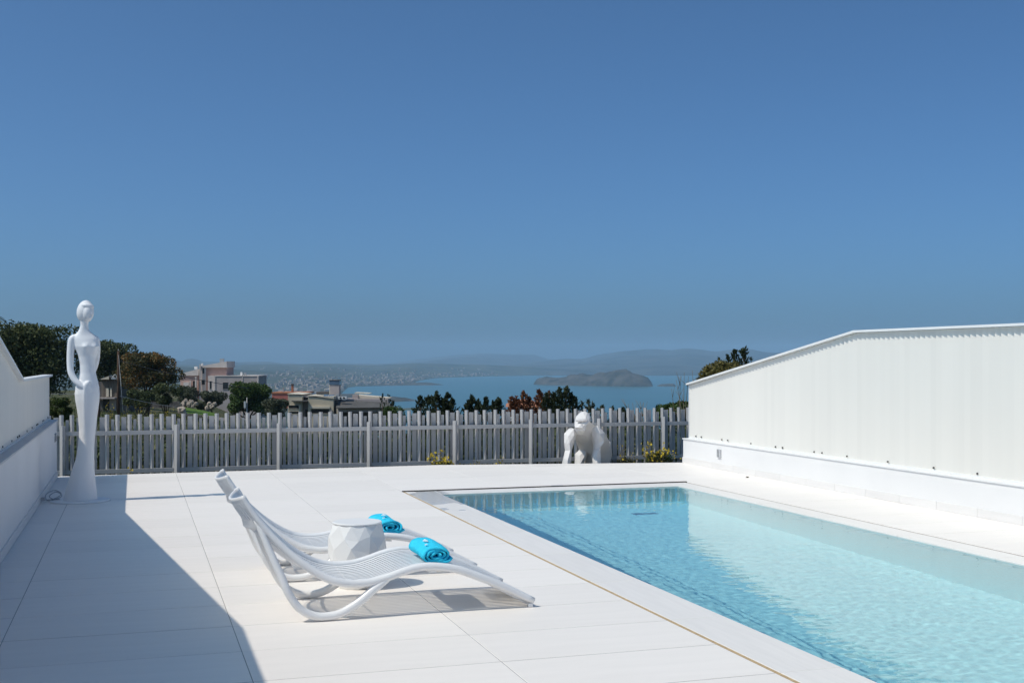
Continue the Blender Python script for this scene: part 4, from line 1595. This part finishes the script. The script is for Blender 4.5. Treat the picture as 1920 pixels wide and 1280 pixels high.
def flower_shrub(label, x, y_, w_, h_, nleaf, nfl, seed, mat='lf_weed', z0=-0.335, stems=14):
    rng = np.random.default_rng(seed)
    rnd_ = random.Random(seed)
    root = thing('flowering_shrub', label, 'shrub', (x, y_, z0), 0, 'flowering shrubs along the fence')
    st = MB()
    tips = []
    for k in range(stems):
        a = rnd_.uniform(0, 2 * math.pi)
        r_ = w_ / 2 * rnd_.uniform(0.1, 1) ** 0.6
        hh = h_ * rnd_.uniform(0.55, 1.0) * (1 - 0.35 * (r_ / (w_ / 2)) ** 2)
        tip = Vector((r_ * math.cos(a), r_ * 0.5 * math.sin(a), hh))
        path = catmull([Vector((tip.x * .15, tip.y * .15, 0)), Vector((tip.x * .6, tip.y * .6, hh * .55)), tip], 3)
        st.tube(path, [0.005 - 0.0035 * q / (len(path) - 1) for q in range(len(path))], 4)
        tips.append(tip)
        for q in range(4):
            s_ = path[rnd_.randint(2, len(path) - 1)]
            t2_ = s_ + Vector((rnd_.uniform(-.06, .06), rnd_.uniform(-.05, .05), rnd_.uniform(.02, .10)))
            st.tube([s_, t2_], [0.0022, 0.001], 3)
            tips.append(t2_)
    st.build('stem', M['dry'], root)
    n = nleaf
    q = rng.uniform(0.02, 0.62, size=n) ** 1.0
    th_ = rng.uniform(0, 2 * math.pi, size=n)
    rad = w_ / 2 * np.sqrt(rng.uniform(0, 1, size=n)) * (0.9 - 0.3 * q)
    P = np.stack([rad * np.cos(th_), rad * 0.5 * np.sin(th_), q * h_ * (1.1 - 0.5 * (rad / (w_ / 2)) ** 2)], 1)
    Nn = np.stack([np.cos(th_), np.sin(th_), np.ones(n)], 1)
    leaf_sheet('foliage', P, Nn, 0.026, 0.45, M[mat], root, rng, Nn * 0.6)
    if nfl:
        FP = np.array([tips[rnd_.randrange(len(tips))] for k in range(nfl)]) + rng.normal(size=(nfl, 3)) * 0.012
        leaf_sheet('blossom', FP, rng.normal(size=(nfl, 3)), 0.016, 0.8, M['petal'], root, rng)
    return root


flower_shrub('yellow-flowered shrub at the terrace edge left of the gorilla', fx(829, 16.7), 16.70, 0.50, 0.54, 1700, 420, 1, stems=24)
flower_shrub('large yellow-flowered shrub beside the low end of the sunlit wall', fx(1236, 16.6), 16.60, 0.62, 0.66, 1500, 420, 2, 'lf_weed', stems=26)
flower_shrub('wiry shrub with few flowers right behind the gorilla', fx(1172, 16.72), 16.72, 0.42, 0.52, 700, 50, 3, 'lf_olive')
flower_shrub('small yellow sprig by the fence near the statue', fx(247, 16.6), 16.60, 0.20, 0.40, 160, 36, 4, stems=6)
flower_shrub('dry twiggy shrub by the fence between the yellow one and the gorilla', fx(895, 16.75), 16.75, 0.22, 0.50, 160, 10, 5, 'lf_olive', stems=8)
flower_shrub('sparse little flowering weed nearest the gorilla by the fence', fx(940, 16.75), 16.75, 0.22, 0.44, 200, 22, 6, stems=7)

# dense undergrowth hard behind the fence
rng = np.random.default_rng(31)
n_ = 30000
PP = np.empty((n_, 3))
for k in range(n_):
    x_ = rng.uniform(-2.2, 10.5)
    y_ = 17.35 + 2.6 * rng.uniform(0, 1)
    top_ = interp(x_, [(-2.2, 0.20), (2.5, 0.22), (4, 0.32), (10.5, 0.34)]) + 0.16 * noise.noise(Vector((x_ * 1.7, y_ * 1.3, 3))) - 0.10 * (y_ - 17.35) * 0
    lo_ = -0.335 - 0.16 * (y_ - 17.35)
    PP[k] = (x_, y_, lo_ + (top_ - lo_) * rng.uniform(0, 1) ** 0.7)
ug = leaf_sheet('undergrowth', PP, np.tile([0, -0.5, 0.8], (n_, 1)), 0.055, 0.45, M['lf_dark'], None, rng)
tag(ug, 'dense dark undergrowth filling the gaps close behind the slatted fence', 'undergrowth', None, 'stuff')
# loose weeds and scrub on the slope
rng = np.random.default_rng(77)
PP = []
for k in range(16000):
    px_ = rng.uniform(-60, 620)
    d_ = 19 + 170 * rng.uniform(0, 1) ** 1.6
    g_ = on_ground(px_, d_)
    PP.append((g_.x, g_.y, g_.z + rng.uniform(0, 0.12 + 0.0045 * d_)))
for k in range(9000):
    px_ = rng.uniform(560, 1400)
    d_ = 19 + 60 * rng.uniform(0, 1) ** 1.4
    g_ = on_ground(px_, d_)
    PP.append((g_.x, g_.y, g_.z + rng.uniform(0, 0.9)))
PP = np.array(PP)
wd = leaf_sheet('scrub', PP, np.tile([0, 0, 1.0], (len(PP), 1)), 0.10, 0.35, M['lf_weed'], None, rng, np.tile([0, 0, 0.7], (len(PP), 1)))
tag(wd, 'wild weeds and low scrub covering the slope behind the fence', 'scrub', None, 'stuff')
for i, (px_, d_, w_) in enumerate(((300, 60, 1.0), (247, 62, 0.8), (205, 58, 0.7), (330, 66, 0.9))):
    g_ = on_ground(px_, d_)
    flower_shrub(['tall yellow weeds below the rust-tinged tree', 'yellow weeds right of the bare utility pole', 'ragged weeds between the utility pole and the short post', 'yellow weeds at the left end of the lawn'][i], g_.x, g_.y, w_ * 1.6, 1.3, 900, 200, 50 + i, z0=g_.z)

# ------------------------------------------------------------------ buildings and street furniture beyond the fence
class House:
    """parts are given by photo columns / rows on a facade plane at depth d, thickness in metres away from the camera"""

    def __init__(self, name, label, px, y_base, d, cat='house', group=None):
        self.d = d
        p = at(px, y_base, d)
        self.o = thing(name, label, cat, tuple(p), -YAW, group)
        self.px, self.yb = px, y_base
        self.k = d / F_PX

    def part(self, nm, mat, x0, x1, y0, y1, f=0.0, t=4.0, parent=None, y0b=None):
        """box: columns x0..x1, rows y0 (top; y0b at the right end) .. y1, front face f metres behind the plane"""
        k = self.k
        X0, X1 = (x0 - self.px) * k, (x1 - self.px) * k
        Z1, Z1b, Z0 = (self.yb - y0) * k, (self.yb - (y0 if y0b is None else y0b)) * k, (self.yb - y1) * k
        m_ = MB()
        m_.hexa([(X0, f, Z0), (X1, f, Z0), (X1, f + t, Z0), (X0, f + t, Z0)], [(X0, f, Z1), (X1, f, Z1b), (X1, f + t, Z1b), (X0, f + t, Z1)])
        return m_.build(nm, mat, parent or self.o)

    def window(self, x0, x1, y0, y1, f=0.0, frame=True, mat='glass', fm='pinkwhite'):
        w_ = self.part('window', M[mat], x0, x1, y0, y1, f - 0.03, 0.06)
        if frame:
            self.part('frame', M[fm], x0 - .6, x1 + .6, y0 - .7, y0, f - 0.07, 0.10, w_)
            self.part('sill', M[fm], x0 - .6, x1 + .6, y1, y1 + .7, f - 0.09, 0.12, w_)
        return w_


# pink house on the left
h = House('pink_house', 'pink house with a slanted tower and a grey wing on the hill', 410, 752, 235)
h.part('wall', M['pink'], 337, 371, 703, 785, 0.4, 6, y0b=694)
r_ = h.part('roof', M['pinkwhite'], 335, 372, 701, 704, 0.1, 6.6, y0b=691.5)
h.part('wall', M['pinkwhite'], 376, 386, 687, 785, 0.0, 6)
h.part('wall', M['pink'], 386, 424, 688, 785, 0.3, 6, y0b=680)
h.part('roof', M['pinkwhite'], 375, 425.5, 686.5, 689, -0.2, 7, y0b=677.2)
h.part('wall', M['pinkwhite'], 394, 405.5, 704, 785, -1.6, 4)
h.part('wall', M['greywall'], 406, 488, 705, 785, -2.0, 8)
h.part('parapet', M['pinkwhite'], 405.5, 489, 703.6, 705.2, -2.1, 8.2)
h.part('pier', M['pinkwhite'], 406.6, 408.6, 705.4, 785, -2.12, 0.3)
h.part('pier', M['pinkwhite'], 486.6, 488.8, 705.4, 785, -2.12, 0.3)
h.part('downpipe', M['pinkwhite'], 458.6, 459.7, 700, 785, -2.1, 0.12)
h.window(422.5, 432, 716.5, 729, -2.0, fm='greywall')
h.window(397, 400.5, 714, 729, -1.6)
h.window(379.5, 383, 690, 700, 0.0)
h.window(378, 384, 712, 720.5, 0.0)
h.part('terrace_wall', M['pinkwhite'], 346, 356, 716.5, 785, -0.8, 1.0)
h.part('column', M['pinkwhite'], 358, 360, 713, 785, -1.0, 0.4)
h.part('column', M['pinkwhite'], 368, 370.5, 706, 785, -1.0, 0.4)
h.part('column', M['pinkwhite'], 375.5, 377.5, 683, 785, -0.6, 0.4)
h.window(360.6, 367.6, 714, 735, 0.4, False)
h.part('chimney', M['white'], 448.5, 452, 697.6, 704, 1.0, 0.6)
h.part('water_heater', M['steel'], 454, 458, 699, 704, 1.5, 0.6)
h.part('roof_vent', M['steel'], 408.5, 416, 672.5, 680, 1.5, 0.5, y0b=672)
h.part('water_tank', M['white'], 358, 363, 687, 692, 2.5, 0.8)
h.part('chimney', M['white'], 375.6, 378.8, 681, 687, 0.5, 0.5)
h.part('roof_vent', M['white'], 401, 404, 682, 686, 1.0, 0.5)

# beige modern house
h = House('beige_house', 'beige modern house with long grey roof, solar panels and square chimney', 640, 812, 142)
Z = 812
h.part('wall', M['beige'], 540, 567, 739, Z, 0.0, 7, y0b=741)
h.part('parapet', M['beigetrim'], 539.4, 567.2, 737.4, 739.2, -0.1, 7.2, y0b=739.8)
h.part('wall', M['greywall'], 566.5, 579, 744, Z, 0.7, 6)
h.part('canopy', M['roofgrey'], 549, 578.6, 750.6, 752.4, -0.8, 2.0)
h.window(568, 577, 744.6, 749.4, 0.7, False)
h.window(570.5, 576, 768, Z, 0.7, False)
h.part('wall', M['beige'], 578.6, 626, 742.5, Z, -0.3, 6, y0b=748.5)
h.part('parapet', M['beigetrim'], 578, 627, 741, 742.8, -0.4, 6.2, y0b=747.4)
h.part('wall', M['roofgrey'], 626.4, 632, 750, Z, 0.5, 4)
h.part('pier', M['beigetrim'], 631.6, 634.6, 762, Z, -0.2, 0.5)
h.window(541.5, 560, 759.5, 765.5, 0.0, True, fm='beigetrim')
h.window(542.6, 560, 771, 775.5, 0.0, True, fm='beigetrim')
h.part('pier', M['beigetrim'], 561.4, 564, 758.5, Z, -0.18, 0.4)
h.window(584, 617.5, 766.5, 774.5, -0.3, True, fm='beigetrim')
h.part('band', M['beigetrim'], 582.6, 619.4, 761.5, 765.2, -0.5, 0.3)
h.part('pier', M['greywall'], 620, 623.4, 768, Z, -0.42, 0.3)
# big dark roof wing to the right
k = h.k
Q3 = lambda x, y, f: Vector(((x - h.px) * k, f, (Z - y) * k))
m = MB()
m.hexa([Q3(633, 764.6, -1.4), Q3(744, 763.4, -1.4), Q3(724, 757.6, 3.2), Q3(627, 752.4, 3.2)], [Q3(633, 763.2, -1.4), Q3(744, 762.2, -1.4), Q3(724, 756.2, 3.2), Q3(627, 750.8, 3.2)])
m.build('roof', M['roofgrey'], h.o, fix=True)
h.part('fascia', M['greywall'], 634, 742, 765.2, 772, -0.6, 4.0)
h.part('wall', M['roofgrey'], 634, 738, 772.4, Z, 0.6, 3.0)
h.part('upper_wall', M['greywall'], 640, 721, 749.2, 760, 3.6, 3.0, y0b=750)
h.part('parapet', M['beigetrim'], 658, 722, 742.4, 749.0, 5.2, 3.0, y0b=748.2)
h.part('upper_wall', M['greywall'], 650, 661, 742, 751, 5.0, 1.0)
h.part('parapet', M['beigetrim'], 646, 676, 739.4, 742, 9.0, 3.0, y0b=741)
h.part('upper_roof', M['roofgrey'], 580, 606, 736.6, 741, 5.0, 4.0)
ch = h.part('chimney', M['greywall'], 614, 631.6, 722, 746, 2.0, 1.1)
h.part('chimney_side', M['beigetrim'], 612.6, 614.2, 722, 746, 2.0, 1.1, ch)
h.part('chimney_cowl', M['panel'], 613, 631.8, 713.6, 722, 1.95, 1.2, ch)
h.part('chimney_lid', M['roofgrey'], 612.6, 632.2, 712.4, 713.8, 1.9, 1.3, ch)
for x0 in (602, 612):
    k = h.k
    m = MB()
    X0, X1 = (x0 - h.px) * k, (x0 + 9 - h.px) * k
    Za, Zb = (Z - 746.2) * k, (Z - 740.2) * k
    m.hexa([(X0, 0.6, Za - .03), (X1, 0.6, Za - .03), (X1 + .15, 1.5, Zb - .03), (X0 + .15, 1.5, Zb - .03)], [(X0, 0.6, Za), (X1, 0.6, Za), (X1 + .15, 1.5, Zb), (X0 + .15, 1.5, Zb)])
    m.build('solar_panel', M['panel'], h.o)
h.part('water_heater', M['white'], 633, 648.5, 743.6, 748.5, 0.6, 0.5)
h.part('heater_frame', M['steel'], 622, 632, 741, 748.6, 1.6, 0.1, y0b=738)
m = MB()
k = h.k
for c in (637, 643.5):
    m.tube([((c - h.px) * k, 0.55, (Z - 746) * k), ((c - h.px) * k, 0.62, (Z - 746) * k)], 0.12, 12)
m.build('fan', M['glass'], h.o, fix=True)

# red house behind it
h = House('red_house', 'low red house with a slim red chimney behind the beige house', 528, 765, 190)
h.part('wall', M['redwall'], 510, 541, 738, 765, 0.0, 6)
h.part('parapet', M['terracotta'], 509.4, 576, 735, 738, -0.1, 6.5, y0b=735.4)
c_ = h.part('chimney', M['terracotta'], 544, 547.6, 722, 736, 1.0, 0.4)
h.part('chimney_cap', M['roofgrey'], 543.6, 548, 719.6, 722, 0.9, 0.6, c_)
h.part('water_heater', M['steel'], 526.6, 528.6, 726.5, 735, 1.5, 0.3)

# orange-roofed house glimpsed through the browned conifer
h = House('cottage', 'orange-roofed cottage glimpsed through the browned conifer', 975, 790, 75)
h.part('wall', M['white'], 952, 1010, 762, 795, 0.5, 5)
k = h.k
m = MB()
X0, X1, Zr, Ze = (948 - h.px) * k, (1014 - h.px) * k, (790 - 751) * k, (790 - 763) * k
m.face([(X0, 0.2, Ze), (X1, 0.2, Ze), (X1 - .6, 3, Zr), (X0 + .6, 3, Zr)])
m.face([(X1, 5.8, Ze), (X0, 5.8, Ze), (X0 + .6, 3, Zr), (X1 - .6, 3, Zr)])
m.face([(X0, 0.2, Ze), (X0 + .6, 3, Zr), (X0, 5.8, Ze)])
m.face([(X1, 0.2, Ze), (X1, 5.8, Ze), (X1 - .6, 3, Zr)])
m.build('roof', M['terracotta'], h.o, fix=True)

# old shed behind the statue
h = House('old_shed', 'weathered two-storey wooden shed with shutters, right of the statue', 205, 776, 128, 'shed')
k = h.k
h.part('lower_wall', M['block'], 174, 236, 745, 776, 0.4, 4)
for i in range(17):
    x0 = 190 + i * 2.0
    top = interp(x0, [(190, 711), (204, 706), (222, 713)])
    h.part('plank', M['wood'], x0 + 0.05, x0 + 1.9, top + (0.4 if i % 2 else 0), 745, 0.0 + (0.02 if i % 3 == 0 else 0), 3.6)
for i in range(8):
    x0 = 173 + i * 2.1
    h.part('plank', M['block'], x0, x0 + 2.0, 716.5 - i * 0.2, 745, 0.6 + (0.03 if i % 2 else 0), 3)
m = MB()
P3 = lambda x, y, f: Vector(((x - h.px) * k, f, (776 - y) * k))
m.hexa([P3(188, 712, -.4), P3(205, 706, -.4), P3(205, 706, 4.2), P3(188, 712, 4.2)], [P3(188, 710.6, -.4), P3(205, 704.6, -.4), P3(205, 704.6, 4.2), P3(188, 710.6, 4.2)])
m.hexa([P3(205, 706, -.4), P3(226, 714, -.4), P3(226, 714, 4.2), P3(205, 706, 4.2)], [P3(205, 704.6, -.4), P3(226, 712.6, -.4), P3(226, 712.6, 4.2), P3(205, 704.6, 4.2)])
m.build('roof', M['roofgrey'], h.o, fix=True)
h.part('eave', M['beigetrim'], 192, 207, 709.8, 711, -0.45, 0.1, y0b=705.2)
h.part('window', M['glass'], 204.6, 206.8, 728, 743.5, -0.05, 0.05)
h.part('shutter', M['beigetrim'], 199.6, 204.4, 727.5, 743.6, -0.1, 0.06)
h.part('shutter', M['beigetrim'], 207, 210.2, 727.5, 743.6, -0.1, 0.06)
h.part('balcony', M['greywall'], 178, 220, 744.6, 747, -0.9, 1.2)
h.part('door', M['glass'], 191, 202, 748, 768, 0.35, 0.06)
h.part('door_panel', M['greywall'], 203.5, 216, 748, 770, 0.30, 0.08)
h.part('pillar', M['white'], 179.5, 181.5, 747, 768, -0.5, 0.2)
h.part('pillar', M['pinkwhite'], 188.6, 190.4, 747, 768, -0.5, 0.2)

# dark block retaining wall and stones by the lawn
h = House('retaining_wall', 'dark block retaining wall below the olive trees', 310, 768, 135, 'wall')
for r in range(3):
    for i in range(12):
        x0 = 262 + i * 6.2 + (3 if r % 2 else 0)
        h.part('block', M['block'], x0, x0 + 6.0, 752.5 + r * 4.2, 756.5 + r * 4.2, 0.02 * ((i * 7 + r) % 3), 0.4)
lawn = MB()
lr = []
for j in range(9):
    row = []
    for i in range(24):
        x = 343 + (408 - 343) * i / 23
        d = 112 + 26 * j / 8
        p = at(x, interp(x, [(343, 775.5), (375, 778.5), (408, 783)]) - 13 * j / 8 * interp(x, [(343, 1), (408, 0.6)]), d)
        row.append(p)
    lr.append(row)
lawn.grid(lr)
tag(lawn.build('lawn', M['lawn']), None, None, None, 'structure')
h = House('kerb', 'pale stone kerb along the front of the small lawn', 375, 782, 111.6, 'kerb')
for i in range(14):
    x0 = 343 + i * 6
    ya = interp(x0, [(343, 775), (375, 778), (408, 782.5), (430, 786)])
    h.part('kerb_stone', M['block'] if i < 6 else M['stone'], x0, x0 + 5.8, ya, ya + 5, 0.0, 0.4)
rnd = random.Random(8)


def boulder(px_, y_, d, r_, label):
    p = at(px_, y_, d)
    m_ = MB()
    rows_ = []
    sd = rnd.uniform(0, 99)
    for j in range(7):
        ph = -math.pi / 2 + math.pi * j / 6
        row = []
        for k_ in range(9):
            th_ = 2 * math.pi * k_ / 9
            v = Vector((math.cos(ph) * math.cos(th_), math.cos(ph) * math.sin(th_), math.sin(ph)))
            row.append(p + v * r_ * (1 + 0.45 * noise.noise(v * 1.3 + Vector((sd, 0, 0)))))
        rows_.append(row)
    m_.grid(rows_, close=True, smooth=False)
    tag(m_.build('boulder', M['stone'], origin=tuple(p)), label, 'boulder', 'pale boulders round the small lawn')


for (bx_, by_, r_) in ((344, 757, .34), (348, 752, .30), (354, 758, .36), (359, 754, .34), (362, 760, .30), (340, 770, .42), (343, 775, .36), (389, 766, .34), (393, 758, .30), (398, 762, .36), (368, 757, .26), (402, 757, .26)):
    boulder(bx_, by_, 139 if by_ < 768 else 110, r_, 'pale pinkish boulder at the edge of the small lawn')


def pole(label, px_, y_top, d, r_, mat, arm=None, name='utility_pole'):
    base = on_ground(px_, d)
    top = at(px_, y_top, d)
    th = thing(name, label, 'pole', tuple(base))
    H = top.z - base.z
    MB().tube([(0, 0, -0.4), (0, 0, H)], [r_, r_ * 0.75], 10).build('shaft', M[mat], th)
    return th, base, H


p1, b1, H1 = pole('tall dark utility pole with guy wire in front of the shed', 222, 658, 78, 0.105, 'pole')
MB().tube([Vector((0, 0, H1 * 0.97)), at(231, 776, 76) - b1], 0.011, 5).build('guy_wire', M['steel'], p1)
MB().tube([(0, 0, H1), (0, 0, H1 + 0.12)], 0.03, 6).build('pole_cap', M['steel'], p1)
lp = at(211, 709, 77.5) - b1
m = MB()
m.tube(catmull([Vector((0, 0, lp.z - 0.25)), Vector((-0.15, 0, lp.z + 0.18)), Vector((lp.x * 0.7, 0, lp.z + 0.22)), Vector((lp.x, 0, lp.z + 0.05))], 4), 0.02, 6)
m.build('lamp_arm', M['white'], p1)
m = MB()
m.box(lp.x - 0.10, lp.x + 0.18, -0.09, 0.09, lp.z - 0.06, lp.z + 0.02)
m.build('lamp_head', M['white'], p1)
pole('short dark post between the statue and the utility pole', 185.5, 728, 62, 0.075, 'pole')
p3, b3, H3 = pole('slim grey street pole with a white box before the leafy tree', 463, 745, 100, 0.04, 'steel')
lb = at(459, 757, 100) - b3
MB().box(lb.x - 0.07, lb.x + 0.07, -0.12, 0.06, lb.z - 0.33, lb.z + 0.22).build('meter_box', M['white'], p3)


def wire(label, pts_, sag, d0, d1, r_=0.012, mat='wire'):
    (xa, ya), (xb, yb) = pts_
    a, b_ = at(xa, ya, d0), at(xb, yb, d1)
    path = []
    for i in range(13):
        q = i / 12
        p = a.lerp(b_, q)
        p.z -= sag * 4 * q * (1 - q)
        path.append(p)
    m_ = MB().tube(path, r_, 5)
    c_ = path[6]
    tag(m_.build('overhead_wire', M[mat], origin=tuple(c_)), label, 'wire', 'wires strung across the slope')


wire('dark overhead wire crossing the front of the pink house', ((222, 676), (467, 728)), 0.15, 78, 100, 0.022)
wire('pale sagging wire from the utility pole across the weeds', ((222, 741), (336, 763)), 0.10, 78, 84, 0.014, 'steel')
wire('pale wire running left from the short post past the statue', ((96, 738), (185, 735)), 0.05, 60, 62, 0.012, 'steel')

# ------------------------------------------------------------------ air
hz = MB().box(-24000, 24000, -60, 21800, -119.5, 335)
haze = hz.build('haze', M['haze'])
tag(haze, 'thin blue sea haze lying over the bay and the far shore', 'haze', None, 'stuff')
